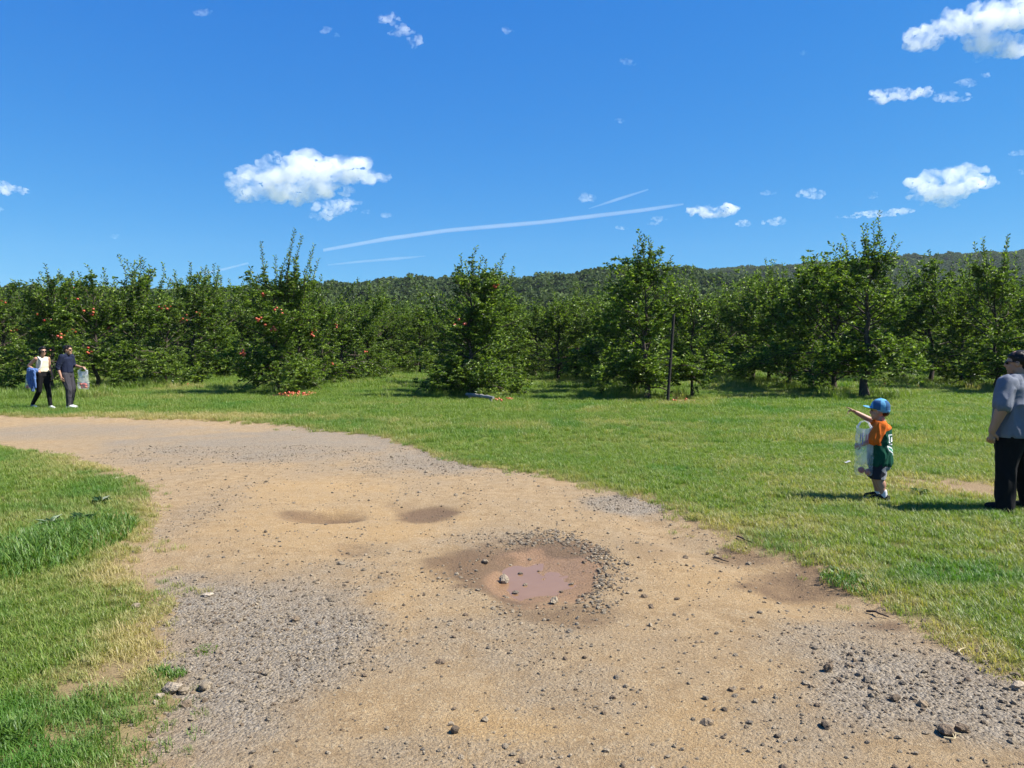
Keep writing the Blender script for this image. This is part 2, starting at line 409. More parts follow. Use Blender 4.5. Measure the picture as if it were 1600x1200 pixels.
# lawn soil under the blades
m, nt, b = new_mat('turf')
n1, n2, n3 = noise_n(nt, .35, 5, .6), noise_n(nt, 3.0, 6, .65), noise_n(nt, 40, 4, .7)
a_d, a_b = attr_n(nt, 'dry'), attr_n(nt, 'bare')
cg = mixc(nt, n2, (.13, .20, .025), (.22, .30, .045))
cg = mixc(nt, ramp(nt, n1, [(.4, 0), (.7, .6)]), cg, (.26, .30, .07))
cg = mixc(nt, ramp(nt, n3, [(.4, 0), (.8, .7)]), cg, (.04, .07, .012))
cg = mixc(nt, math_n(nt, 'MULTIPLY', attr_n(nt, 'thatch'), .7), cg, mixc(nt, n3, (.10, .085, .035), (.22, .20, .075)))
cg = mixc(nt, math_n(nt, 'MULTIPLY', a_d, .75), cg, mixc(nt, n3, (.20, .15, .06), (.36, .27, .12)))
cg = mixc(nt, a_b, cg, mixc(nt, n2, (.28, .19, .10), (.46, .34, .20)))
nt.links.new(mixc(nt, 1.0, cg, (AK, AK, AK), 'MULTIPLY'), b.inputs['Base Color']); b.inputs['Roughness'].default_value = 1; b.inputs['Specular IOR Level'].default_value = .1
bump_n(nt, b, math_n(nt, 'ADD', n3, n2), .8, .03)
M['turf'] = m
on_road = SD[:-1, :-1].ravel() > 0.0
def submesh(name, faces, mat):
    used = np.unique(faces); remap = np.full(len(V), -1); remap[used] = np.arange(len(used))
    return mesh_np(name, V[used], remap[faces], [mat], None, True,
                   {'gray': ('FLOAT', gray[used]), 'wet': ('FLOAT', wet[used]), 'mud': ('FLOAT', mud[used]), 'ochre': ('FLOAT', ochre[used]), 'dry': ('FLOAT', dry[used]), 'bare': ('FLOAT', bare_look[used]), 'thatch': ('FLOAT', thatch[used])})
lawn_o = link('grass_ground', submesh('grass_ground', quads[~on_road], M['turf']), kind='structure', label='mown grass ground rising to wooded hills')
road_o = link('dirt_road', submesh('dirt_road', quads[on_road], M['road']), kind='structure', label='curving tan dirt and gravel farm road')

# muddy pool in the pothole
m, nt, b = new_mat('muddy_water')
nn = noise_n(nt, 6, 4)
nt.links.new(mixc(nt, nn, (.17, .095, .05), (.21, .125, .07)), b.inputs['Base Color'])
b.inputs['Roughness'].default_value = .05; b.inputs['IOR'].default_value = 1.33; b.inputs['Specular IOR Level'].default_value = .38
bump_n(nt, b, noise_n(nt, 14, 2), .08, .01)
M['mudwater'] = m
ang = np.linspace(0, 2*np.pi, 72, endpoint=False)
pr = .98 + .34 * (fbm(np.cos(ang)*1.5 + 3, np.sin(ang)*1.5 + 5, oct=3, seed=2) - .5)
wx_, wy_ = PUD[0] + PUD[2]*1.02*pr*np.cos(ang), PUD[1] + PUD[3]*1.02*pr*np.sin(ang)
WZ = float(np.percentile(terrain(PUDW[0] + PUDW[2]*np.cos(ang), PUDW[1] + PUDW[3]*np.sin(ang)), 42))
pv = np.vstack([np.stack([wx_, wy_, np.full(72, WZ)], -1), [[PUD[0], PUD[1], WZ]]])
q = np.arange(72)
pud_o = link('puddle', mesh_np('puddle', pv, np.stack([q, (q+1) % 72, np.full(72, 72)], -1), [M['mudwater']], None, True), kind='structure', label='shallow muddy brown puddle in a pothole')

# ------------------------------------------------------------------ scatter one 'stuff' object from prototypes (geometry nodes)
def scatter(name, protos, P, rot, scl, which, mats, extra=None, parent=None, smooth=False, **props):
    """protos: list of (V, faces, midx); P (n,3) points. One object; instances of its own prototype islands."""
    Vs, F3, mi, pid = [], [], [], []
    n = 0
    for k, (pv, pf, pm) in enumerate(protos):
        Vs.append(pv); F3.append(np.asarray(pf) + n); mi.append(np.broadcast_to(pm, (len(pf),))); pid.append(np.full(len(pv), k)); n += len(pv)
    npro = n
    Vs.append(P); pid.append(np.full(len(P), -1))
    tot = npro + len(P)
    def pad(a, d): return np.concatenate([np.zeros((npro, d) if d > 1 else npro), a])
    attrs = {'pid': ('INT', np.concatenate(pid)), 'rot': ('FLOAT_VECTOR', pad(rot, 3)), 'scl': ('FLOAT', pad(scl, 1)), 'which': ('INT', pad(which, 1))}
    for k, a in (extra or {}).items(): attrs[k] = ('FLOAT', pad(a, 1))
    me = mesh_np(name, np.vstack(Vs), np.vstack(F3), mats, np.concatenate(mi), smooth, attrs)
    o = link(name, me, parent, **props)
    g = bpy.data.node_groups.new(name + '_nodes', 'GeometryNodeTree')
    g.interface.new_socket('Geometry', in_out='INPUT', socket_type='NodeSocketGeometry')
    g.interface.new_socket('Geometry', in_out='OUTPUT', socket_type='NodeSocketGeometry')
    gi, go = g.nodes.new('NodeGroupInput'), g.nodes.new('NodeGroupOutput')
    def named(nm, dt):
        n = g.nodes.new('GeometryNodeInputNamedAttribute'); n.data_type = dt; n.inputs['Name'].default_value = nm; return n.outputs['Attribute']
    def eq(sock, v):
        n = g.nodes.new('FunctionNodeCompare'); n.data_type = 'INT'; n.operation = 'EQUAL'
        g.links.new(sock, n.inputs[2]); n.inputs[3].default_value = v; return n.outputs[0]
    a_pid, a_wh, a_rot, a_scl = named('pid', 'INT'), named('which', 'INT'), named('rot', 'FLOAT_VECTOR'), named('scl', 'FLOAT')
    sep0 = g.nodes.new('GeometryNodeSeparateGeometry'); sep0.domain = 'POINT'
    g.links.new(gi.outputs[0], sep0.inputs['Geometry']); g.links.new(eq(a_pid, -1), sep0.inputs['Selection'])
    jn = g.nodes.new('GeometryNodeJoinGeometry')
    for k in range(len(protos)):
        s = g.nodes.new('GeometryNodeSeparateGeometry'); s.domain = 'POINT'
        g.links.new(gi.outputs[0], s.inputs['Geometry']); g.links.new(eq(a_pid, k), s.inputs['Selection'])
        ip = g.nodes.new('GeometryNodeInstanceOnPoints')
        g.links.new(sep0.outputs[0], ip.inputs['Points']); g.links.new(s.outputs[0], ip.inputs['Instance'])
        g.links.new(eq(a_wh, k), ip.inputs['Selection'])
        g.links.new(a_rot, ip.inputs['Rotation']); g.links.new(a_scl, ip.inputs['Scale'])
        g.links.new(ip.outputs[0], jn.inputs[0])
    g.links.new(jn.outputs[0], go.inputs[0])
    md = o.modifiers.new('scatter', 'NODES'); md.node_group = g
    return o
rng = np.random.default_rng(11)
def unit(v): return v / (np.linalg.norm(v, axis=-1, keepdims=True) + 1e-12)
def leaves(P, D, Nn, L, W, fold=.25, droop=.12):
    """two-triangle folded leaves; P,D,Nn (n,3); L,W (n,)"""
    D = unit(D); S = unit(np.cross(D, Nn)); U = np.cross(S, D)
    L = np.asarray(L)[:, None]; W = np.asarray(W)[:, None]
    base = P; tip = P + D*L - U*L*droop
    mid = P + D*L*.5
    l = mid + S*W*.5 + U*W*fold; r = mid - S*W*.5 + U*W*fold
    n = len(P)
    VV = np.stack([base, l, tip, r], 1).reshape(-1, 3)
    i = np.arange(n)[:, None]*4
    F = np.concatenate([i + np.array([[0, 2, 1]]), i + np.array([[0, 3, 2]])], 1).reshape(-1, 3)
    return VV, F
# ------------------------------------------------------------------ forest on the hills (a far wood: one mass per hill)
def crown_proto(rg, n, lobes, leaf):
    Ps, Ds = [], []
    cs = []
    for k in range(lobes):
        a = rg.uniform(0, 2*np.pi); rr = rg.uniform(0, .48)
        cs.append((rr*np.cos(a), rr*np.sin(a), rg.uniform(.35, .95), rg.uniform(.32, .52)))
    cs.append((0, 0, .6, .6))
    per = n // len(cs)
    for (x, y, z, r) in cs:
        d = unit(rg.normal(size=(per, 3))); d[:, 2] = np.where(d[:, 2] < -.3, -d[:, 2], d[:, 2])
        Ps.append(np.array([x, y, z]) + d * r * rg.uniform(.8, 1.06, (per, 1))); Ds.append(d)
    P = np.vstack(Ps); D = np.vstack(Ds)
    T = unit(np.cross(D, rg.normal(size=D.shape))) + D * rg.uniform(-.2, .6, (len(D), 1))
    VV, F = leaves(P, T, unit(D + .5*rg.normal(size=D.shape)), rg.uniform(.7, 1.3, len(P))*leaf, rg.uniform(.6, 1.1, len(P))*leaf)
    midx = np.zeros(len(F), int)
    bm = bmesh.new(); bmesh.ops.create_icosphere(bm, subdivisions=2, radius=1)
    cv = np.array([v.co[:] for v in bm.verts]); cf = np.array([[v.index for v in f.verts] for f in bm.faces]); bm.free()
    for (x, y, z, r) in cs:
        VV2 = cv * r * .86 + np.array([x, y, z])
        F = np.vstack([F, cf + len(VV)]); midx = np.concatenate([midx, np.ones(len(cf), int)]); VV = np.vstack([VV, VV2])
    return VV, F, midx
protos = [crown_proto(np.random.default_rng(s), 620, 5, .17) for s in (1, 2, 3, 4)]
def forest(name, xs, ys, step, keep, size, label):
    X, Y = np.meshgrid(np.arange(*xs, step), np.arange(*ys, step))
    X = X.ravel() + rng.uniform(-.45, .45, X.size)*step; Y = Y.ravel() + rng.uniform(-.45, .45, Y.size)*step
    k = keep(X, Y); X, Y = X[k], Y[k]
    Z = hill_z(X, Y)
    n = len(X); s = rng.uniform(.75, 1.25, n) * size
    P = np.stack([X, Y, Z + s*.1], -1)
    rot = np.stack([np.zeros(n), np.zeros(n), rng.uniform(0, 6.28, n)], -1)
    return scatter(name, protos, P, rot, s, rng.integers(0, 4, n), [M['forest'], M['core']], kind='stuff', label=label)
vis = lambda X, Y: np.abs(X) < Y * .80 + 15
forest('near_wood', (-330, 360), (205, 420), 7.2, lambda X, Y: vis(X, Y) & (hill_z(X, Y) > 3.0), 8.2, 'near wooded hill of dark green broadleaf trees behind the orchard')
forest('far_wood', (-900, 900), (470, 960), 10.5, vis, 10.0, 'long far wooded ridge rising to the right')

# ------------------------------------------------------------------ apple trees
def apple_tree_mesh(seed, H, W, base, nleaf, shoots=None, spire=0.0, twigdens=1.0, trunk_r=.075, lean=(0, 0), leafL=.108, bulk=None, wild=1.0):
    """H bulk height of the crown, W width, base clear height; shoots: list of (dx, dy, top z). Returns trunk mesh, crown mesh, fruit spots"""
    rg = np.random.default_rng(seed)
    tb, cb = MB(), MB()
    nl = 9
    t = np.linspace(0, 1, nl)
    leader = np.stack([lean[0]*t + .05*rg.normal(size=nl)*(t > 0), lean[1]*t + .05*rg.normal(size=nl)*(t > 0), t*H*.95], -1)
    leader[0, 2] = -.05
    flare = trunk_r * (1 - .8*t); flare[0] *= 1.45
    tb.tube(leader, flare, 8)
    LP, LD, LT = [], [], []           # twig polylines to leaf
    twigs = []
    ns = int(26 * W / 3); low = 6
    fruit = []
    for k in range(-low, ns):
        h = base + (H*.93 - base) * ((k + rg.uniform(0, .8)) / ns) if k >= 0 else base + rg.uniform(.15, .6)
        f = (h - base) / (H - base)
        prof = (.75 + 1.0*f) if f < .25 else (1.0 - .78*((f - .25)/.75)**1.15)
        ln = W/2 * (prof if k >= 0 else .62) * rg.uniform(.7, 1.2) * (1 + .15*wild*rg.normal())
        az = k*2.399 + rg.uniform(-.5, .5)
        p0 = np.array([np.interp(h, leader[:, 2], leader[:, i]) for i in range(2)] + [h])
        d = np.array([math.cos(az), math.sin(az), rg.uniform(.15, .55) + .5*f])
        n = 7; pts = [p0]; d = d/np.linalg.norm(d)
        for j in range(n-1):
            d = d + np.array([0, 0, (.05 if f > .3 else -.17)]) + rg.normal(size=3)*.09; d /= np.linalg.norm(d)
            pts.append(pts[-1] + d*max(ln, .3)/(n-1))
        pts = np.array(pts); pts[:, 2] = np.maximum(pts[:, 2], .16)
        tb.tube(pts, np.linspace(.026 if f < .6 else .018, .007, n), 5, cap=False)
        twigs.append((pts[3:], .04, .4))
        U = rg.uniform(.12, 1.0, int(max(ln, .4) * 19 * twigdens))*(n-1); I = np.minimum(U.astype(int), n-2); Q = pts[I] + (pts[I+1]-pts[I])*(U-I)[:, None]
        ok = fbm(Q[:, 0]*1.25 + seed, Q[:, 1]*1.25, Q[:, 2]*1.25, oct=2, seed=seed) >= .40 + .17*rg.random(len(U))
        for q in Q[ok]:
            dd = unit(rg.normal(size=3)*np.array([1, 1, .7]) + np.array([.5*math.cos(az), .5*math.sin(az), .38]))
            tl = rg.uniform(.22, .62) * (.75 + .5*(1-f))
            m = 4; tp = [q]
            for jj in range(m-1):
                dd = unit(dd + np.array([0, 0, .10]) + rg.normal(size=3)*.16); tp.append(tp[-1] + dd*tl/(m-1))
            tp = np.array(tp); tp[:, 2] = np.maximum(tp[:, 2], .12)
            twigs.append((tp, .012, 1.0))
            if rg.random() < .06: fruit.append(tp[-1] - np.array([0, 0, .07]))
    # upright water shoots along the top
    ups = []
    if shoots is None:
        shoots = []
        for k in range(int(9*wild) + 3):
            a = rg.uniform(0, 6.28); rr = W*.36*math.sqrt(rg.random())
            shoots.append((rr*math.cos(a), rr*math.sin(a), H*(.86 + .1*(1-rr/(W*.36))) + rg.uniform(.1, .75)*wild))
    for (dx, dy, top) in shoots:
        rr = math.hypot(dx, dy)
        z0 = min(H*(.97 - .45*rr/(W*.5+1e-6)), top - .5)
        n = 9; s = np.linspace(0, 1, n)
        bend = np.cumsum(rg.normal(size=(n, 2))*.030, axis=0) + np.outer(s*s, rg.normal(size=2)*.10)
        pts = np.stack([dx*(.62 + .38*s) + lean[0]*.8 + bend[:, 0], dy*(.62 + .38*s) + lean[1]*.8 + bend[:, 1], z0 + (top - z0)*s], -1)
        ups.append(pts)
        cb.tube(pts, np.linspace(.014, .004, n), 4, 1, cap=False)
        for j in range(int((top - z0)*5)):   # short side spurs
            u = rg.uniform(.05, .72)*(n-1); i = int(u); q = pts[i]; a = rg.uniform(0, 6.28); l2 = rg.uniform(.12, .42)*(1.1-u/(n-1))
            tp = q + np.outer(np.linspace(0, 1, 4)*l2, np.array([math.cos(a)*.75, math.sin(a)*.75, .8]))
            twigs.append((tp, .0, .8)); cb.tube(tp, np.linspace(.006, .003, 4), 3, 1, cap=False)
    # leaves
    seg = []
    for tp, off, wgt in twigs: seg.append((tp, np.linalg.norm(np.diff(tp, axis=0), axis=1).sum()*wgt))
    tot = sum(l for _, l in seg)
    dens = nleaf / tot
    PP, DD = [], []
    for tp, l in seg:
        c = l*dens; c = int(c) + (rg.random() < c - int(c))
        if c == 0: continue
        nk = max(1, c // 6)                 # leaves sit in rosettes on the spurs
        u = np.clip(rg.uniform(.05, 1, nk)[rg.integers(0, nk, c)] + rg.normal(size=c)*.012, 0, 1)*(len(tp)-1); i = np.minimum(u.astype(int), len(tp)-2)
        a, bb = tp[i], tp[i+1]; ax = unit(bb-a)
        az = rg.uniform(0, 6.28, c)
        side = np.stack([np.cos(az), np.sin(az), rg.uniform(-.35, .5, c)], -1)
        PP.append(a + (bb-a)*(u-i)[:, None]); DD.append(ax*.55 + side)
    for pts in ups:
        l = np.linalg.norm(np.diff(pts, axis=0), axis=1).sum(); c = int(l*30)
        u = np.linspace(0, 1, c)*(len(pts)-1); i = np.minimum(u.astype(int), len(pts)-2)
        a, bb = pts[i], pts[i+1]; az = np.arange(c)*2.4 + rg.uniform(-.4, .4, c)
        PP.append(a + (bb-a)*(u-i)[:, None]); DD.append(unit(bb-a)*1.0 + np.stack([np.cos(az), np.sin(az), np.zeros(c)], -1)*.9)
    P, D = np.vstack(PP), unit(np.vstack(DD)); n = len(P)
    Nn = unit(np.array([0, 0, 1.0]) + rg.normal(size=(n, 3))*.55)
    VV, F = leaves(P + D*.02, D, Nn, leafL*rg.uniform(.65, 1.25, n), leafL*.58*rg.uniform(.7, 1.2, n))
    cb.add(VV, F, 0)
    rg.shuffle(fruit)
    return tb.mesh('trunk', [M['bark']], True), cb.mesh('crown', [M['leaf'], M['twig']]), fruit

# one apple mesh
def lathe(prof, sides=12):
    prof = np.asarray(prof, float); n = len(prof); a = np.linspace(0, 2*np.pi, sides, endpoint=False)
    V_ = np.stack([prof[:, 0:1]*np.cos(a), prof[:, 0:1]*np.sin(a), np.repeat(prof[:, 1:2], sides, 1)], -1).reshape(-1, 3)
    i = np.arange(n-1)[:, None]*sides; j = np.arange(sides)[None]; k = (j+1) % sides
    return V_, np.stack([i+j, i+k, i+sides+k, i+sides+j], -1).reshape(-1, 4)
m, nt, b = new_mat('apple_skin')
oi = N(nt, 'ShaderNodeObjectInfo')
f = noise_n(nt, 22, 4, .6)
col = mixc(nt, ramp(nt, f, [(.35, 0), (.7, 1)]), (.30, .014, .012), (.42, .06, .024))
col = mixc(nt, math_n(nt, 'MULTIPLY', oi.outputs['Random'], .35), col, (.50, .22, .08))
nt.links.new(col, b.inputs['Base Color']); b.inputs['Roughness'].default_value = .32
M['apple'] = m
mb = MB()
mb.add(*lathe([(.001, -.026), (.012, -.031), (.022, -.029), (.034, -.012), (.038, .006), (.034, .022), (.023, .031), (.010, .029), (.001, .020)]), 0)
mb.tube([(0, 0, .02), (.002, .001, .034), (.006, .002, .045)], [.0016, .0014, .0016], 4, 1)
APPLE = mb.mesh('apple', [M['apple'], M['twig']], True)

def make_tree(name, label, loc, meshes, rz=0, s=1.0, group=None, apples=0, seed=0):
    t = thing(name, label, 'apple tree', loc, rz, group)
    t.scale = (s, s, s)
    link('trunk', meshes[0], t); link('crown', meshes[1], t)
    rg = np.random.default_rng(seed)
    fr = meshes[2]
    if apples and fr:
        fr = [p for p in fr if p[2] > .9 and (rz or p[1] < -.3)]
        cent = [fr[i] for i in rg.choice(len(fr), min(len(fr), max(2, apples//4)), replace=False)]
        for k in range(apples):
            c = cent[k % len(cent)]
            o = link('apple', APPLE, t); o.location = (float(c[0] + rg.normal()*.10), float(c[1] + rg.normal()*.10), float(c[2] + rg.normal()*.07))
            o.rotation_euler = (rg.uniform(-.5, .5), rg.uniform(-.5, .5), rg.uniform(0, 6)); o.scale = (1.25/s,)*3
    return t
TANR = 50.0 / FPX
def row_pos(c, y): return (c + y*TANR, y)
def local(px, py, Y, c):   # pixel -> offset in a tree standing at depth Y with lateral c
    p = at(px, py, Y); x0 = c + Y*TANR
    return p[0] - x0, p[2]
# the four trees that head their rows, each with its own outline
def shoots_from(pxs, Y, c, rg):
    out = []
    for (px, py) in pxs:
        dx, z = local(px, py, Y, c); out.append((dx, rg.uniform(-.35, .35), z))
    return out
rgs = np.random.default_rng(5)
heroes = [
 dict(c=-9.44, Y=27.2, H=3.95, W=4.5, base=.35, n=23000, seed=21, label='apple tree with a tall ragged top and red apples heaped at its foot', apples=26,
      px=[(405, 380), (398, 412), (383, 420), (462, 360), (468, 372), (452, 392), (495, 385), (505, 408), (445, 400), (425, 400), (480, 395), (520, 440), (545, 437), (415, 440), (435, 425), (530, 452), (470, 410)]),
 dict(c=-2.4, Y=25.2, H=3.8, W=3.9, base=.28, n=23500, seed=32, label='bushy round apple tree standing alone with a grey log at its foot', apples=8,
      px=[(736, 388), (722, 402), (718, 420), (748, 405), (785, 399), (772, 412), (780, 424), (797, 432), (648, 433), (668, 446), (742, 415), (705, 440), (690, 447), (760, 425), (728, 412)]),
 dict(c=3.25, Y=24.3, H=3.9, W=3.7, base=.3, n=18500, seed=43, label='slim pointed apple tree tied beside a dark stake', apples=0, lean=(-.1, 0),
      px=[(1012, 363), (995, 377), (1025, 385), (1032, 392), (985, 407), (1005, 385), (1018, 375), (990, 400), (1030, 412), (1000, 400), (1015, 392), (1008, 372), (1065, 425), (978, 425), (1090, 418), (1020, 400), (998, 415), (1040, 440)]),
 dict(c=10.3, Y=24.8, H=4.3, W=4.1, base=.95, n=20000, seed=54, label='tallest apple tree with a bare trunk behind the child', apples=0, trunk_r=.13,
      px=[(1372, 335), (1362, 350), (1350, 355), (1385, 357), (1392, 370), (1340, 367), (1326, 385), (1333, 382), (1378, 348), (1366, 362), (1358, 372), (1388, 385), (1345, 390), (1375, 375), (1398, 400), (1352, 400), (1370, 390), (1410, 420), (1330, 405)]),
]
for h in heroes:
    ms = apple_tree_mesh(h['seed'], h['H'], h['W'], h['base'], h['n'], shoots_from(h['px'], h['Y'], h['c'], rgs), trunk_r=h.get('trunk_r', .085), lean=h.get('lean', (0, 0)), twigdens=1.0)
    x, y = row_pos(h['c'], h['Y'])
    h['tree'] = make_tree('apple_tree', h['label'], (x, y, z_at(x, y)), ms, 0, 1.0, 'apple trees heading the rows', h['apples'], h['seed'])
# the trees behind them
variants = [apple_tree_mesh(100 + k, H, W, b_, nlf, None, wild=wl, trunk_r=tr) for k, (H, W, b_, nlf, wl, tr) in enumerate(
    [(3.5, 3.9, .3, 13500, 1.4, .07), (3.8, 3.6, .4, 13000, 1.7, .065), (3.3, 4.0, .3, 13500, 1.2, .075), (3.9, 3.5, .5, 13000, 1.6, .07), (3.6, 3.9, .35, 13500, 1.8, .07), (3.8, 3.7, .6, 13000, 1.2, .08)])]
ORD = ['first', 'second', 'third', 'fourth', 'fifth', 'sixth', 'seventh', 'eighth', 'ninth', 'tenth', 'eleventh', 'twelfth', 'thirteenth', 'fourteenth', 'fifteenth', 'sixteenth', 'seventeenth', 'eighteenth', 'nineteenth', 'twentieth', 'twenty-first', 'twenty-second', 'twenty-third', 'twenty-fourth']
rows = [(-31.5, 36.0, 2.7, 12, 'in the leftmost row', 0), (-24.2, 29.8, 2.7, 16, 'in the row at the left edge', 0), (-16.9, 26.4, 2.7, 18, 'in the row behind the walking couple', 0),
        (-9.44, 29.9, 2.7, 18, 'in the row behind the ragged-topped tree', 1), (-2.4, 28.0, 2.75, 19, 'in the row behind the lone bushy tree', 1),
        (3.35, 27.8, 2.7, 19, 'in the row behind the staked tree', 1), (10.3, 27.4, 2.7, 19, 'in the row behind the tallest tree', 1),
        (17.5, 27.0, 2.7, 18, 'in the row beyond the grey-shirted woman', 0), (24.6, 31.0, 2.7, 14, 'in the rightmost row', 0)]
rt = np.random.default_rng(77)
for c, y0, dy, n, where, off in rows:
    for k in range(n):
        y = y0 + k*dy + rt.uniform(-.25, .25); x = c + y*TANR + rt.uniform(-.2, .2)
        v = variants[rt.integers(0, 6)]
        s = rt.uniform(.84, 1.17) * (1.08 if c < -12 else 1.12 if c > 9 else 1.0)
        ap = 0
        if c in (-16.9, -24.2) and k < 5: ap = [26, 22, 16, 10, 8][k]
        if c == -9.44 and k < 4: ap = [24, 18, 12, 8][k]
        make_tree('apple_tree', f'dense green apple tree {where}, {ORD[k]} of its line', (x, y, z_at(x, y)), v, rt.uniform(0, 6.28), s, 'apple trees standing in the rows', ap, 900 + k)
# young tree beside the stake and trees closing the grass alleys
yng = apple_tree_mesh(301, 3.3, 2.3, .55, 6500, None, wild=1.2, trunk_r=.045)
def tree_at(px, Y, ms, label, rz, s, grp='apple trees closing the grass alleys'):
    x = (px - 800)/FPX*Y; make_tree('apple_tree', label, (x, Y, z_at(x, Y)), ms, rz, s, grp)
tree_at(1082, 25.2, yng, 'slim light green young apple tree just right of the dark stake', 1.0, 1.0, 'apple trees heading the rows')
for i_, (px, Y, lab) in enumerate(((872, 37.0, 'nearest apple tree closing the alley between the bushy tree and the staked tree'), (900, 40.5, 'apple tree closing that middle alley on its right side'), (838, 43.0, 'apple tree deep in the middle alley behind the bushy tree'), (862, 50.0, 'farthest apple tree closing the middle alley'),
        (655, 47.0, 'apple tree closing the alley left of the bushy tree'), (618, 53.0, 'farther apple tree closing the alley right of the ragged-topped tree'), (690, 58.0, 'farthest apple tree closing the left alley'))):
    tree_at(px, Y, variants[i_ % 6], lab, i_*1.3, 1.0 + .05*(i_ % 3))
# far rows: past counting
def far_tree(seed):
    rg = np.random.default_rng(seed); n = 900
    z = rg.uniform(.12, 1, n)**.9; rr = .36*np.where(z < .3, .7 + z, 1.0 - .85*((z-.3)/.7)**1.2)*np.sqrt(rg.random(n)); a = rg.uniform(0, 6.28, n)
    P = np.stack([rr*np.cos(a), rr*np.sin(a), z], -1); D = unit(rg.normal(size=(n, 3)) + np.array([0, 0, .4]))
    VV, F = leaves(P, D, unit(rg.normal(size=(n, 3)) + np.array([0, 0, 1])), rg.uniform(.04, .075, n), rg.uniform(.03, .05, n))
    return VV, F, 0
PX, PY = [], []
for k in range(-16, 24):
    c = 1.2 + k*6.9
    for y in np.arange(66 if -4 < k < 3 else 78, 205, 2.6): PX.append(c + y*TANR + rng.uniform(-.4, .4)); PY.append(y + rng.uniform(-.4, .4))
for c, yend, y1 in ((-38.5, 42, 78), (-45, 48, 78), (-52, 55, 78), (31.5, 36, 78), (38.5, 42, 78), (45.5, 50, 78)):
    for y in np.arange(yend, y1, 2.8): PX.append(c + y*TANR); PY.append(y)
PX, PY = np.array(PX), np.array(PY); k = np.abs(PX) < PY*.72 + 6; PX, PY = PX[k], PY[k]; n = len(PX)
scatter('distant_orchard', [far_tree(s) for s in (1, 2, 3)], np.stack([PX, PY, hill_z(PX, PY)], -1), np.stack([np.zeros(n), np.zeros(n), rng.uniform(0, 6.28, n)], -1),
        rng.uniform(3.5, 4.6, n), rng.integers(0, 3, n), [M['leaf']], kind='stuff', label='distant orchard rows merging into one green mass')

# ------------------------------------------------------------------ clouds and vapour trails
def cloud_mat(name, dens, scale, lo, hi):
    m = bpy.data.materials.new(name); m.use_nodes = True; nt = m.node_tree; nt.nodes.clear()
    out = N(nt, 'ShaderNodeOutputMaterial'); v = N(nt, 'ShaderNodeVolumePrincipled')
    v.inputs['Color'].default_value = (.982, .985, .994, 1); v.inputs['Anisotropy'].default_value = 0.0
    if hi is None: v.inputs['Density'].default_value = dens
    else:
        f = noise_n(nt, scale, 6, .62, 'Object', .6)
        nt.links.new(ramp(nt, f, [(lo, 0.0), (hi, dens)]), v.inputs['Density'])
    nt.links.new(v.outputs[0], out.inputs['Volume']); m.cycles.volume_step_rate = .5; return m
def icos(sub):
    bm = bmesh.new(); bmesh.ops.create_icosphere(bm, subdivisions=sub, radius=1)
    a = np.array([v.co[:] for v in bm.verts]); f = np.array([[v.index for v in p.verts] for p in bm.faces]); bm.free(); return a, f
def remesh(V_, F_, voxel, smooth=2, cuts=(), fac=.5):
    me = mesh_np('tmp', V_, F_); o = bpy.data.objects.new('tmp', me); C.objects.link(o)
    md = o.modifiers.new('r', 'REMESH'); md.mode = 'VOXEL'; md.voxel_size = voxel
    if smooth: s = o.modifiers.new('s', 'SMOOTH'); s.iterations = smooth; s.factor = fac
    dg = bpy.context.evaluated_depsgraph_get(); dg.update()
    res = bpy.data.meshes.new_from_object(o.evaluated_get(dg), depsgraph=dg)
    bpy.data.objects.remove(o); bpy.data.meshes.remove(me)
    if cuts:
        bm = bmesh.new(); bm.from_mesh(res)
        for co, no in cuts:
            bmesh.ops.bisect_plane(bm, geom=bm.verts[:] + bm.edges[:] + bm.faces[:], dist=1e-5, plane_co=co, plane_no=no, clear_outer=True)
        bm.to_mesh(res); bm.free()
    return res
def cloud(px_lobes, Y, label, dens, seed, cat='cloud', depth=.55, group='fair weather clouds', rough=1.0, mat=None):
    """lobes given as pixel centre and radii; a lumpy closed body of air at distance Y"""
    A, Fi = icos(2); rg = np.random.default_rng(seed)
    Vs, Fs, n = [], [], 0
    k = Y / FPX
    c0 = at(px_lobes[0][0], px_lobes[0][1], Y)
    for (px, py, rx, ry) in px_lobes:
        c = at(px, py, Y) - c0
        nb = int(10 + 14*rx/max(ry, 1))
        for j in range(nb):     # each lobe is a bank of puffs
            a_ = rg.uniform(0, 6.283); q_ = math.sqrt(rg.random())*.86; u = q_*math.cos(a_); v = q_*math.sin(a_)
            v = v if v > 0 else v*.75
            r = ry*k*rg.uniform(.22, .5)*(1.1 - .6*abs(u))
            cc = c + np.array([u*rx*k, rg.uniform(-1, 1)*depth*min(rx, 2.2*ry)*k*.6, v*ry*k*.9])
            Vs.append(A*r*np.array([rg.uniform(1.1, 1.9), 1.1, rg.uniform(.65, .95)]) + cc); Fs.append(Fi + n); n += len(A)
    minr = min(min(l[2], l[3]) for l in px_lobes)*k
    me = remesh(np.vstack(Vs), np.vstack(Fs), max(minr*.12, k*.55), 1)
    nv = len(me.vertices); co = np.empty(nv*3, np.float32); me.vertices.foreach_get('co', co); co = co.reshape(-1, 3)
    no = np.empty(nv*3, np.float32); me.vertex_normals.foreach_get('vector', no); no = no.reshape(-1, 3)
    for sc_, am in ((13*k, 9*k), (5*k, 4.5*k), (2.0*k, 1.6*k)):
        q = co / sc_ + 31.7*seed
        co = co + no * ((fbm(q[:, 0], q[:, 1], q[:, 2], oct=2, seed=seed) - .5) * 2 * am * rough * min(1, minr/(14*k)))[:, None]
    me.vertices.foreach_set('co', co.astype(np.float32).ravel()); me.update()
    me.materials.append(mat or dens)
    me.polygons.foreach_set('use_smooth', np.ones(len(me.polygons), bool))
    o = link('cloud', me, None, label=label, category=cat, group=group); o.location = tuple(float(v) for v in c0); return o
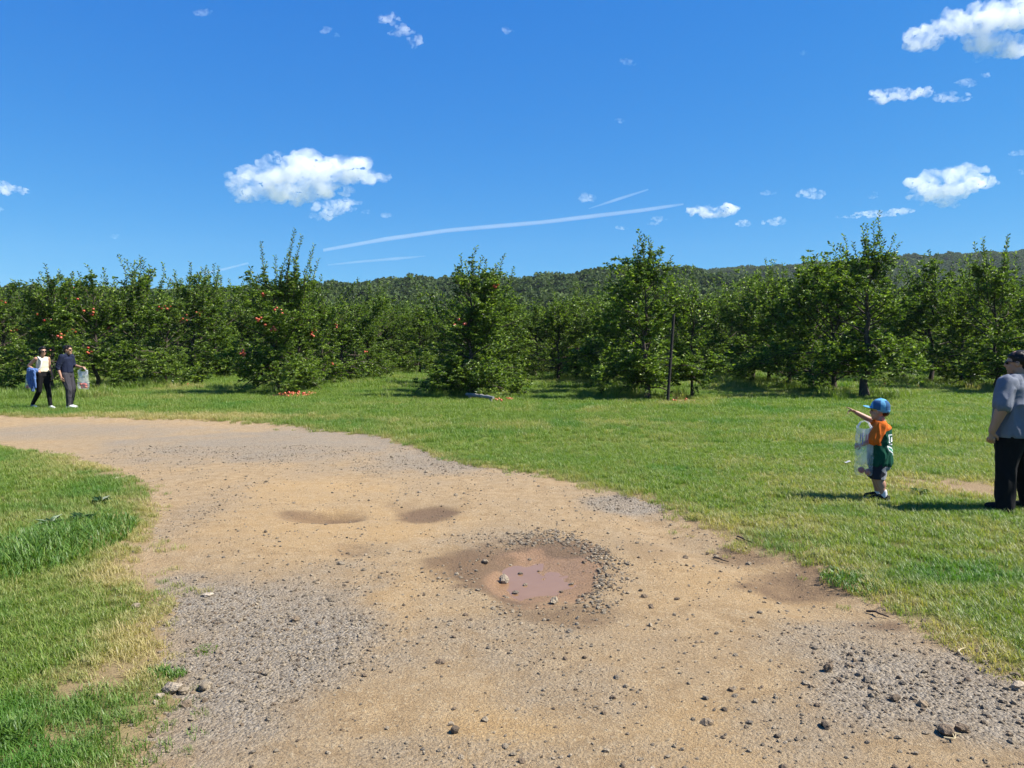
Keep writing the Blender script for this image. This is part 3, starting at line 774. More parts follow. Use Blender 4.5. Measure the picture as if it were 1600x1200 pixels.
k15 = 1500 / FPX
CM = cloud_mat('cloud_vapour', .05, .028, .34, .72)
CT = cloud_mat('thin_cloud_vapour', .022, .05, .36, .7)
CV = cloud_mat('wispy_cloud_vapour', .034, .04, .38, .68)
clouds = [
 ([(455, 272, 95, 36), (400, 288, 50, 22), (540, 268, 62, 24), (440, 302, 88, 20), (500, 292, 62, 22), (395, 308, 40, 12), (590, 277, 24, 9), (385, 272, 35, 12), (470, 248, 50, 14)], CM, 'largest white cloud above the ragged-topped tree'),
 ([(520, 326, 40, 14), (545, 316, 22, 7), (505, 338, 25, 7)], CV, 'pale grey cloud fragment just under the largest cloud'),
 ([(572, 332, 9, 4)], CT, 'tiny puff right of the pale grey fragment'),
 ([(607, 337, 11, 5)], CT, 'small flat puff to the right under the largest cloud'),
 ([(1485, 290, 66, 28), (1500, 272, 40, 14), (1535, 285, 30, 12), (1445, 305, 35, 14), (1470, 318, 35, 9)], CM, 'big rounded white cloud low on the right'),
 ([(1370, 335, 50, 7), (1405, 330, 22, 7), (1325, 339, 24, 4)], CM, 'long flat cloud streak reaching left from the big rounded cloud'),
 ([(1500, 42, 58, 26), (1555, 28, 60, 28), (1440, 62, 32, 20), (1545, 72, 55, 18), (1600, 20, 50, 32), (1585, 72, 30, 20)], CM, 'largest cloud in the upper right corner'),
 ([(1405, 147, 50, 12), (1375, 156, 22, 9), (1445, 145, 22, 8)], CM, 'longer left half of the mid-right cloud pair'),
 ([(1487, 153, 34, 10), (1512, 130, 22, 7), (1540, 118, 12, 4)], CV, 'smaller right half of the mid-right cloud pair'),
 ([(1112, 330, 42, 12), (1135, 328, 24, 9)], CM, 'oval white cloud low above the staked tree'),
 ([(1210, 347, 22, 6), (1218, 344, 14, 6)], CM, 'small white cloud right of the oval cloud'),
 ([(1160, 350, 14, 5)], CM, 'little cloud between the oval cloud and its neighbour'),
 ([(1268, 303, 24, 8), (1255, 300, 10, 7)], CV, 'thin ragged cloud left of the big rounded cloud'),
 ([(1363, 306, 13, 6)], CM, 'small puff beside the big rounded cloud'),
 ([(1200, 302, 16, 4)], CT, 'faint wisp above the oval cloud'),
 ([(915, 310, 15, 7)], CM, 'small cloud at the lower end of the short vapour trail'),
 ([(972, 356, 14, 4)], CM, 'small flat cloud above the slim pointed tree'),
 ([(1030, 342, 14, 5), (1020, 350, 10, 3)], CV, 'small puff just left of the oval cloud'),
 ([(610, 30, 20, 9), (630, 48, 20, 9), (648, 66, 11, 13), (622, 52, 16, 6)], CV, 'ragged slanting cloud wisp at the top centre'),
 ([(512, 48, 11, 7), (525, 56, 9, 4)], CT, 'small wisp left of the ragged top cloud'),
 ([(795, 47, 10, 5)], CT, 'faint puff right of the ragged top cloud'),
 ([(983, 98, 15, 7), (972, 95, 9, 4)], CT, 'small thin cloud high right of centre'),
 ([(967, 189, 9, 5)], CT, 'tiny wisp below the small thin cloud'),
 ([(320, 20, 18, 5)], CT, 'faint streak of cloud at the upper left'),
 ([(18, 298, 32, 9), (0, 292, 20, 9)], CM, 'flat white cloud cut by the left edge'),
 ([(-2, 330, 10, 6)], CV, 'tiny cloud under the flat cloud at the left edge'),
 ([(178, 370, 10, 4)], CT, 'tiny faint cloud above the left trees'),
 ([(1595, 240, 18, 5), (1600, 268, 16, 5)], CT, 'thin wisps at the right edge'),
 ([(1255, 82, 11, 4)], CT, 'tiny streak left of the corner cloud'),
 ([(820, 418, 24, 4), (260, 465, 26, 5)], CT, 'low faint cloud behind the left tree tops'),
]
clouds = clouds[:-1] + [([(262, 464, 26, 6), (240, 462, 12, 5)], CM, 'low white cloud bank behind the left tree tops')]
for k_, (lb, mt, lab) in enumerate(clouds): cloud(lb, 1350.0 + 87*((k_*7) % 13), lab, mt, k_ + 1)
TR = cloud_mat('vapour_trail', .02, 1, 0, None)
def trail(pts, Y, label):
    mb = MB(); P = np.array([at(px, py, Y) for px, py, _ in pts]); c0 = P[0].copy()
    t = np.linspace(0, len(pts)-1, 60); i = np.minimum(t.astype(int), len(pts)-2); u = (t-i)[:, None]
    pp = P[i]*(1-u) + P[i+1]*u - c0; r = np.array([p[2] for p in pts])*Y/FPX; rr = r[i]*(1-u[:, 0]) + r[i+1]*u[:, 0]
    rr = rr*(.8 + .5*fbm(t*1.3, t*0+len(pts), oct=3, seed=int(pts[0][0])))
    mb.tube(pp, np.maximum(rr, .2), 10)
    o = link('vapour_trail', mb.mesh('vapour_trail', [TR], True), None, label=label, category='vapour trail', group='aircraft vapour trails'); o.location = tuple(float(v) for v in c0)
trail([(505, 391, 2.6), (600, 374, 3.4), (700, 360, 3.0), (850, 347, 3.2), (1000, 329, 3.4), (1068, 319, 1.5)], 2600, 'longest vapour trail crossing the middle of the sky')
trail([(512, 414, 1.0), (560, 409, 2.0), (620, 404, 2.2), (665, 400, .8)], 2600, 'short vapour trail just right of the ragged-topped tree')
trail([(285, 433, .8), (340, 423, 2.0), (388, 411, 1.6)], 2600, 'faint vapour trail left of the ragged-topped tree')
trail([(920, 326, .9), (960, 313, 2.4), (1013, 296, 1.2)], 2600, 'short slanting vapour trail above the long one')
# ------------------------------------------------------------------ the air: thin even haze round the whole place
bm = bmesh.new(); bmesh.ops.create_cube(bm, size=1)
for v in bm.verts: v.co = Vector((v.co.x*2300, 520 + v.co.y*1240, 74 + v.co.z*152))
me = bpy.data.meshes.new('haze'); bm.to_mesh(me); bm.free()
m = bpy.data.materials.new('thin_haze'); m.use_nodes = True; nt = m.node_tree; nt.nodes.clear()
out = N(nt, 'ShaderNodeOutputMaterial'); v = N(nt, 'ShaderNodeVolumePrincipled'); v.inputs['Color'].default_value = (.80, .90, 1.0, 1); v.inputs['Density'].default_value = .00009
nt.links.new(v.outputs[0], out.inputs['Volume']); me.materials.append(m)
link('haze', me, None, kind='stuff', label='thin even haze over the valley')
# ------------------------------------------------------------------ grass
def tuft(seed, n, rad, h0, h1, wd, lean=.5):
    rg = np.random.default_rng(seed); VV, FF = [], []
    for k in range(n):
        a, r = rg.uniform(0, 6.28), rad*math.sqrt(rg.random()); p = np.array([r*math.cos(a), r*math.sin(a), -.006])
        h = rg.uniform(h0, h1); d = rg.uniform(0, 6.28); l = rg.uniform(.1, lean)*h
        D = np.array([math.cos(d), math.sin(d), 0]); S = np.array([-D[1], D[0], 0])*wd*rg.uniform(.7, 1.3)/2
        m_ = p + D*l*.35 + np.array([0, 0, h*.6]); t_ = p + D*l*1.25 + np.array([0, 0, h])
        b0 = len(VV); VV += [p-S, p+S, m_+S*.8, m_-S*.8, t_]; FF += [(b0, b0+1, b0+2), (b0, b0+2, b0+3), (b0+3, b0+2, b0+4)]
    return np.array(VV), np.array(FF), 0
gp = [tuft(s, 34, .085, .03, .075, .0055, .9) for s in (1, 2, 3)] + [tuft(4, 26, .07, .02, .045, .005, 1.4), tuft(5, 40, .14, .05, .13, .009, .9), tuft(6, 40, .14, .06, .16, .009, .8), tuft(7, 60, .28, .16, .42, .013, .6)]
GXs, GYs, GS, GW = [], [], [], []
def band(y0, y1, dens, s0, s1, which):
    A = (y1 - y0) * 2 * (.80*y1 + 2.5); n = int(A*dens)
    X = rng.uniform(-(.80*y1 + 2.5), .80*y1 + 2.5, n); Y = rng.uniform(y0, y1, n)
    k = np.abs(X) < .80*Y + 2.5; X, Y = X[k], Y[k]
    sd = road_mask(X, Y); br = bare_f(X, Y); dr = dry_f(X, Y)
    cl = fbm(X*1.7, Y*1.7, oct=3, seed=71)
    prob = np.where(sd < -.25, 1.0, np.where(sd < .0, .75, np.where(sd < .30, .22*np.clip(1.9*cl - .45, 0, 1)**2*(1 - sd/.3), 0.0)))
    prob = prob * (1 - .93*br) * (1 - .35*dr*(cl > .5))
    prob = np.where(sd < 0, prob * np.clip(.45 + 1.1*cl, 0, 1), prob)
    k = rng.random(len(X)) < prob; X, Y, sd = X[k], Y[k], sd[k]
    GXs.append(X); GYs.append(Y); GS.append(rng.uniform(s0, s1, len(X))*np.where(sd > -.12, .8, 1)); GW.append(rng.choice(which, len(X)))
band(2.2, 5.5, 600, .5, 1.0, [0, 1, 2, 3, 3]); band(5.5, 8, 300, .6, 1.1, [0, 1, 2, 3]); band(8, 13, 170, .75, 1.2, [0, 1, 2]); band(13, 20, 90, .5, .85, [4, 5, 4, 0]); band(20, 30, 44, .6, 1.0, [4, 5]); band(30, 60, 9, 1.1, 1.8, [4, 5])
# long grass left by the mower along the tree rows
for c, y0, dy, n, where, off in rows:
    L = int(170 if c > -20 else 260); y = rng.uniform(y0 - 4.0, y0 + 24, L); x = c + y*TANR + rng.normal(size=L)*.75
    GXs.append(x); GYs.append(y); GS.append(rng.uniform(.55, 1.1, L)); GW.append(np.full(L, 6))
x = rng.uniform(-22, -13.2, 420); y = rng.uniform(23.6, 26.5, 420); GXs.append(x); GYs.append(y); GS.append(rng.uniform(.5, 1.05, 420)); GW.append(np.full(420, 6))
X, Y, S, Wh = map(np.concatenate, (GXs, GYs, GS, GW)); n = len(X)
sd = road_mask(X, Y)
nz = fbm(X*.45, Y*.45, oct=4, seed=81)
dryv = np.clip(dry_f(X, Y)*1.0 + .55*sstep(-.5, .0, sd) + 1.5*(nz - .54) + rng.normal(size=n)*.22 + .12*sstep(9, 4, Y), 0, .95)
lush = np.clip(3*(fbm(X*.9, Y*.9, oct=3, seed=83) - .55), 0, .8) * (Wh != 6)
rot = np.stack([rng.normal(size=n)*.08, rng.normal(size=n)*.08, rng.uniform(0, 6.28, n)], -1)
scatter('grass', gp, np.stack([X, Y, terrain(X, Y, sd)], -1), rot, S, Wh, [M['grass']], {'dry': dryv, 'lush': lush}, kind='stuff', label='short green lawn grass with dry straw patches')

# tall clump at the left verge
def blade_clump(name, ex, n, h0, h1, wd, mat, label, seed, cat='grass'):
    rg = np.random.default_rng(seed); mb = MB(); VV, FF = [], []
    for k in range(n):
        a, r = rg.uniform(0, 6.28), rg.random()**.6; x, y = ex[0] + ex[2]*r*math.cos(a), ex[1] + ex[3]*r*math.sin(a)
        h = rg.uniform(h0, h1)*(1.1-.5*r); d = rg.uniform(0, 6.28); D = np.array([math.cos(d), math.sin(d), 0]); S_ = np.array([-D[1], D[0], 0])*wd/2*rg.uniform(.7, 1.3)
        b0 = len(VV); l = h*rg.uniform(.2, .9)
        for j, u in enumerate((0, .4, .75)):
            c_ = np.array([x, y, 0]) + D*l*u*u + np.array([0, 0, h*u*(1-.25*u)]); w_ = (1, .85, .5)[j]; VV += [c_-S_*w_, c_+S_*w_]
        VV.append(np.array([x, y, 0]) + D*l*1.05 + np.array([0, 0, h*.72]))
        FF += [(b0, b0+1, b0+3), (b0, b0+3, b0+2), (b0+2, b0+3, b0+5), (b0+2, b0+5, b0+4), (b0+4, b0+5, b0+6)]
    VV = np.array(VV); VV[:, 2] += z_at(ex[0], ex[1]); c0 = np.array([ex[0], ex[1], z_at(ex[0], ex[1])])
    o = link(name, mesh_np(name, VV - c0, np.array(FF), [mat], None, False), None, label=label, category=cat); o.location = tuple(c0); return o
blade_clump('grass_clump', px_ell(40, 878, 105, 62), 3600, .07, .24, .009, M['lush'], 'tall lush dark green grass clump at the left edge', 5)
blade_clump('grass_clump', px_ell(10, 1170, 55, 26), 420, .05, .13, .007, M['lush'], 'small green tuft in the bottom left corner', 6)
blade_clump('grass_clump', px_ell(255, 1062, 36, 10), 300, .03, .07, .006, M['lush'], 'low green tuft between stones at the left road edge', 7)
blade_clump('grass_clump', px_ell(850, 1, 1, 1) if False else px_ell(1345, 915, 55, 22), 900, .03, .085, .008, M['lush'], 'dark green tongue of grass on the right road verge', 8)
blade_clump('grass_clump', px_ell(320, 1020, 18, 10), 90, .015, .04, .005, M['grass'], 'small yellowish tuft growing in the gravel', 9)

def weed(px, py, s, label, seed):
    rg = np.random.default_rng(seed); g = ground_at(px, py); n = 34
    az = rg.uniform(0, 6.28, n); el = rg.uniform(.1, .9, n); D = np.stack([np.cos(az)*np.cos(el), np.sin(az)*np.cos(el), np.sin(el)], -1)
    VV, F = leaves(D*.02*s, D, np.tile([0, 0, 1.], (n, 1)) + rg.normal(size=(n, 3))*.2, rg.uniform(.08, .16, n)*s, rg.uniform(.03, .06, n)*s, .2, .3)
    o = link('weed', mesh_np('weed', VV, F, [M['weed']]), None, label=label, category='weed'); o.location = (g[0], g[1], z_at(*g))
weed(1437, 775, .75, 'broad-leaved weed beside the bare patch behind the child', 1)
weed(78, 828, .9, 'dark broad-leaved weed left of its twin in the left grass', 2); weed(128, 822, .9, 'dark broad-leaved weed in the left grass, right of its twin', 3); weed(158, 792, .8, 'small leafy weed standing up in the left grass', 4)

# ------------------------------------------------------------------ stones
def stone_mat(name, a, b_, c_):
    m, nt, bs = new_mat(name); oi = N(nt, 'ShaderNodeObjectInfo')
    col = mixc(nt, ramp(nt, oi.outputs['Random'], [(0, 0), (.6, 1)]), a, b_); col = mixc(nt, ramp(nt, oi.outputs['Random'], [(.72, 0), (1, 1)]), col, c_)
    col = mixc(nt, ramp(nt, noise_n(nt, 3.0, 5, .7), [(.35, .55), (.7, 0)]), col, (.16, .125, .085))
    nt.links.new(mixc(nt, 1.0, col, (.80, .735, .64), 'MULTIPLY'), bs.inputs['Base Color']); bs.inputs['Roughness'].default_value = .85; bs.inputs['Specular IOR Level'].default_value = .3
    bump_n(nt, bs, noise_n(nt, 5, 5), .5, .15)
    return m
M['stone'] = stone_mat('grey_stone', (.17, .16, .145), (.36, .32, .255), (.52, .46, .37))
M['dstone'] = stone_mat('dark_stone', (.085, .07, .058), (.19, .15, .115), (.33, .27, .2))
M['wstone'] = stone_mat('pale_stone', (.48, .43, .36), (.55, .50, .42), (.6, .55, .48))
def stone_geo(seed, sub=1):
    rg = np.random.default_rng(seed); A, Fi = icos(sub)
    A = A*(1 + .33*(fbm(A[:, 0]*1.4+seed, A[:, 1]*1.4, A[:, 2]*1.4, oct=2, seed=seed)[:, None] - .5)*2) * rg.uniform(.82, 1.15, (len(A), 1))
    A = A*np.array([rg.uniform(.8, 1.2), rg.uniform(.6, .95), rg.uniform(.38, .68)])
    return A*.5, Fi
SG = [stone_geo(s) for s in range(10)]
pr_ = np.random.default_rng(99)
def road_samples(n, y0, y1):
    X = pr_.uniform(-6.5, 8, n*6); Y = y0 + (y1-y0)*pr_.random(n*6)
    k = np.abs(X) < .76*Y + 1.2; X, Y = X[k], Y[k]; k = road_mask(X, Y) > -.12; return X[k], Y[k]
X, Y = road_samples(38000, 2.3, 13.0)
gv = gray_f(X, Y); cl = fbm(X*2.2, Y*2.2, oct=3, seed=55)
inpud = np.hypot((X-PUD[0])/PUD[2], (Y-PUD[1])/PUD[3])
ringd = np.hypot((X-RING[0])/RING[2], (Y-RING[1])/RING[3])
ring = np.exp(-((inpud - 1.18 - .9*(cl-.5))/.30)**2) * (.10 + .9*sstep(-.15, .45, (X-PUD[0])/PUD[2] + .55*(Y-PUD[1])/PUD[3])) * np.clip(cl*1.7, .2, 1)
prob = (.17*np.clip(2*cl-.4, .2, 1.3) + .95*gv**1.3*np.clip(cl*1.6, 0, 1.2) + 3.0*ring) * np.clip(1.25 - Y/14, .12, 1); prob = np.where(inpud < .98, .03, prob)
k = pr_.random(len(X)) < np.clip(prob, 0, 1)
X, Y, ring = X[k], Y[k], ring[k]; n = len(X)
S = pr_.lognormal(math.log(.0122), .52, n)*(1 + .9*np.clip(ring, 0, 1)); S = np.minimum(S, .042)
SDq = road_mask(X, Y)
rot = np.stack([pr_.normal(size=n)*.35, pr_.normal(size=n)*.35, pr_.uniform(0, 6.28, n)], -1)
gm = [(v, f, 1 if i in (3, 7) else 0) for i, (v, f) in enumerate(SG)]
scatter('gravel', gm, np.stack([X, Y, terrain(X, Y, SDq) + S*.10], -1), rot, S, pr_.integers(0, 10, n), [M['stone'], M['dstone']], parent=road_o, kind='stuff')
# larger stones, one by one
SM = [mesh_np('stone', v, f, [M['stone']]) for v, f in SG[:6]] + [mesh_np('stone', v, f, [M['dstone']]) for v, f in SG[6:]]
X, Y = road_samples(2500, 2.6, 11.0); gv = gray_f(X, Y); cl = fbm(X*1.3, Y*1.3, oct=2, seed=57)
right = (X > .8) & (Y < 7)
k = pr_.random(len(X)) < (.08 + .6*gv + .35*right)*np.clip(5.0/Y, .2, 1)*cl; X, Y, rgt = X[k][:285], Y[k][:285], right[k][:285]
for i in range(len(X)):
    s = min(pr_.lognormal(math.log(.030), .35), .07) * (1 if Y[i] < 6 else 1.2)
    o = link('stone', SM[pr_.integers(6, 10) if pr_.random() < (.62 if rgt[i] else .3) else pr_.integers(0, 6)], road_o)
    o.location = (X[i], Y[i], z_at(X[i], Y[i]) + s*.06); o.scale = (s, s, s); o.rotation_euler = (pr_.normal()*.3, pr_.normal()*.3, pr_.uniform(0, 6.28))
def rock(px, py, s, label, mat, seed, flat=1.0):
    g = ground_at(px, py); v, f = stone_geo(seed, 2)
    o = link('rock', mesh_np('rock', v*np.array([1, 1, flat]), f, [mat]), None, label=label, category='rock'); o.location = (g[0], g[1], max(z_at(*g), WZ if abs(px-840) < 100 and abs(py-898) < 50 else -9) + s*.2*flat); o.scale = (s, s, s); o.rotation_euler = (0, 0, seed)
    return o
rock(788, 897, .066, 'pale upright rock standing in the muddy puddle', M['wstone'], 41, 1.7)
rock(866, 940, .07, 'grey rock at the near rim of the puddle', M['stone'], 42, 1.2)
rock(758, 876, .07, 'flat grey rock on the left rim of the puddle', M['stone'], 43)
rock(270, 1087, .085, 'pale grey rock at the left road edge beside two smaller stones', M['wstone'], 44, 1.3)
rock(287, 1088, .06, 'brownish stone touching the pale grey rock', M['stone'], 45, 1.2)
rock(318, 1082, .06, 'buff rock right of the pale grey rock', M['stone'], 46, 1.4)
rock(250, 1097, .05, 'whitish pebble left of the pale grey rock', M['wstone'], 47)
rock(213, 955, .06, 'lone grey rock in the left grass verge', M['stone'], 48, 1.3)
rock(325, 934, .08, 'flat whitish stone at the top of the left gravel', M['wstone'], 49, .6)
rock(182, 753, .10, 'pale stone on the far tip of the left grass', M['wstone'], 50, .7)
rock(1375, 1080, .0, '', M['stone'], 1) if False else None
rock(1590, 1078, .08, 'white stone at the right verge of the road', M['wstone'], 51, .8)
rock(1479, 1151, .085, 'dark clod at the bottom right beside a straw stick', M['dstone'], 52, 1.0)
rock(1502, 1147, .06, 'dark clod right next to the larger clod', M['dstone'], 53, 1.3)
rock(1294, 1051, .06, 'round dark clod on the right of the tan road', M['dstone'], 54, 1.4)
rock(1290, 1138, .055, 'dark clod left of the bottom right pair', M['dstone'], 55, 1.0)
rock(711, 1146, .042, 'dark round pebble at the bottom middle of the road', M['dstone'], 56, 1.6)
rock(1398, 1096, .06, 'grey brown clod in the middle of the right gravel', M['dstone'], 57, 1.0)
rock(462, 973, .06, 'dark stone alone on the left gravel', M['dstone'], 58, .9)
rock(415, 1058, .05, 'grey stone low in the left gravel', M['stone'], 59, .9)
for i, (px, py, s) in enumerate([(772, 870, .05), (764, 884, .05), (798, 871, .04), (813, 884, .05), (821, 901, .04), (805, 913, .06), (830, 926, .055), (842, 880, .035), (878, 912, .045), (888, 920, .04), (893, 900, .05), (905, 911, .04), (776, 920, .04), (792, 921, .045), (858, 931, .04), (870, 869, .04), (902, 885, .05), (765, 909, .035)]):
    g = ground_at(px, py); o = link('stone', SM[i % 10], pud_o); o.location = (g[0], g[1], WZ + s*.08); o.scale = (s, s, s); o.rotation_euler = (.1, .1, i)
M['straw'] = simple_mat('dry_straw', (.55, .45, .26), .8, .2, 60)
def stick(p0, p1, r, label, mat):
    a, b_ = ground_at(*p0), ground_at(*p1); t = np.linspace(0, 1, 6)[:, None]; pts = np.hstack([a[None]*(1-t) + b_[None]*t, np.zeros((6, 1))])
    pts[:, :2] += np.random.default_rng(int(p0[0])).normal(size=(6, 2))*.012; pts[:, 2] = terrain(pts[:, 0], pts[:, 1]) + r + .004 + .012*np.sin(t[:, 0]*3.1)
    mb = MB(); c0 = pts[0].copy(); mb.tube(pts - c0, np.linspace(r, r*.55, 6), 6); mb.tube([pts[2]-c0, pts[2]-c0+[.02, .03, .006]], [r*.6, r*.3], 5)
    o = link('stick', mb.mesh('stick', [mat], True), None, label=label, category='stick'); o.location = tuple(c0)
stick((1478, 1163), (1500, 1153), .004, 'pale straw stick lying beside the dark clods', M['straw'])
stick((1148, 843), (1172, 852), .008, 'thin brown stick on the right verge', M['twig']); stick((1112, 864), (1138, 872), .007, 'brown stick lower down the right verge', M['twig'])
stick((1358, 957), (1385, 968), .008, 'dark curved stick where the verge meets the road', M['twig']); stick((1497, 1030), (1506, 1020), .005, 'short pale straw at the verge of the right gravel', M['straw'])
stick((1505, 1000), (1530, 993), .004, 'pale straw lying on the right grass', M['straw'])

# ------------------------------------------------------------------ things under the trees
ar = np.random.default_rng(31)
def fallen(cx, cy, rx, ry, n, label, grp, pile=.05):
    e = px_ell(cx, cy, rx, ry)
    for i in range(n):
        a, r = ar.uniform(0, 6.28), math.sqrt(ar.random()); x, y = e[0] + e[2]*r*math.cos(a), e[1] + e[3]*r*math.sin(a)
        o = link('fallen_apple', APPLE, None, label=label, category='apple', group=grp); s = ar.uniform(.95, 1.35)
        o.location = (x, y, z_at(x, y) + .03*s + pile*(1-r)*ar.random()); o.scale = (s, s, s); o.rotation_euler = (ar.uniform(-1.5, 1.5), ar.uniform(-1.5, 1.5), ar.uniform(0, 6))
fallen(460, 620, 30, 3.5, 64, 'fallen red apple in the heap under the ragged-topped tree', 'apples heaped under the ragged-topped tree', .10)
fallen(785, 628, 16, 2.5, 12, 'fallen apple right of the grey log under the bushy tree', 'apples beside the grey log')
fallen(1412, 604, 16, 2.5, 7, 'fallen apple on the bare soil behind the child', 'apples on the bare soil behind the child')
fallen(1065, 629, 18, 3, 6, 'fallen apple on brown litter beside the stake', 'apples beside the stake')
fallen(278, 604, 12, 2, 5, 'fallen apple under the left trees', 'apples under the left trees')
M['greywood'] = simple_mat('weathered_wood', (.34, .33, .32), .9, .35, 30, bump=.01)
a, b_ = ground_at(729, 626), ground_at(771, 630)
mb = MB(); t = np.linspace(0, 1, 10)[:, None]; P0 = np.array([a[0], a[1], 0]); P1 = np.array([b_[0], b_[1], 0])
pts = P0*(1-t) + P1*t; pts[:, 2] = .16 - .03*t[:, 0]; pts[:, 1] += .02*np.sin(t[:, 0]*5)
c0 = pts[0].copy(); c0[2] = z_at(c0[0], c0[1]) ; q = pts.copy(); q[:, :2] -= c0[:2]
lg = thing('log', 'low weathered grey log lying under the lone bushy tree', 'log', c0)
mb.tube(q, .05 + .012*ar.normal(size=10), 9); link('log_beam', mb.mesh('log_beam', [M['greywood']], True), lg)
for u in (1, 8):
    mb = MB(); mb.tube([q[u], q[u]*[1, 1, .5] + [.01, 0, 0], q[u]*[1, 1, 0] + [.02, 0, -.02]], [.05, .045, .05], 8); link('stub', mb.mesh('stub', [M['greywood']], True), lg)
g = ground_at(1043, 631.5); tp = at(1053, 490, g[1] + .25); c0 = np.array([g[0], g[1], z_at(*g)])
M['stake'] = simple_mat('dark_creosoted_wood', (.03, .024, .02), .8, .4, 25, bump=.01)
st = thing('stake', 'dark wooden stake leaning beside the slim pointed tree', 'stake', c0)
t = np.linspace(0, 1, 7)[:, None]; pts = (tp - c0)*t; pts[0, 2] = -.1
mb = MB(); mb.tube(pts, np.array([.045, .046, .043, .044, .042, .042, .036]), 9); link('post', mb.mesh('post', [M['stake']], True), st)
mb = MB(); zt = 1.3; ce = (tp-c0)*(zt/(tp-c0)[2]); an = np.linspace(0, 2*np.pi, 15); mb.tube(np.stack([ce[0] - .16 + .21*np.cos(an), ce[1] + .09*np.sin(an), np.full(15, zt) + .02*np.sin(3*an)], -1), .008, 5, cap=False); link('tie', mb.mesh('tie', [M['stake']], True), st)
g = ground_at(1324, 731); A, Fi = icos(2); A = A*np.array([.05, .03, .008]); A[:, 2] += .012*np.sin(A[:, 0]*70)
o = link('paper_scrap', mesh_np('paper_scrap', A, Fi, [simple_mat('paper', (.75, .74, .72), .8, .08)]), None, label='scrap of white paper on the grass before the child', category='litter'); o.location = (g[0], g[1], z_at(*g) + .05)
# ------------------------------------------------------------------ people
def ring_loft(prof, c0, c1, sides=16):
    """closed body of revolution-like rings between two centres; prof rows: (t along axis, rx, ry, extra along axis)"""
    c0, c1 = np.asarray(c0, float), np.asarray(c1, float); ax = c1 - c0; L = np.linalg.norm(ax)
    z = ax/L if L > 1e-9 else np.array([0, 0, 1.])
    ref = np.array([1., 0, 0]) if abs(z[0]) < .9 else np.array([0, 0, 1.])
    y = np.cross(z, ref); y /= np.linalg.norm(y); x = np.cross(y, z)
    a = np.linspace(0, 2*np.pi, sides, endpoint=False); VV = []
    for (t, rx, ry, e) in prof: VV.append(c0 + ax*t + z*e + np.cos(a)[:, None]*x*rx + np.sin(a)[:, None]*y*ry)
    n = len(prof); VV = np.vstack(VV); i = np.arange(n-1)[:, None]*sides; j = np.arange(sides)[None]; k = (j+1) % sides
    F = np.stack([i+j, i+k, i+sides+k, i+sides+j], -1).reshape(-1, 4)
    F3 = np.concatenate([F[:, [0, 1, 2]], F[:, [0, 2, 3]]])
    b0 = len(VV); VV = np.vstack([VV, VV[:sides].mean(0), VV[-sides:].mean(0)]); q = np.arange(sides)
    F3 = np.vstack([F3, np.stack([(q+1) % sides, q, np.full(sides, b0)], -1), np.stack([q + (n-1)*sides, (q+1) % sides + (n-1)*sides, np.full(sides, b0+1)], -1)])
    return VV, F3
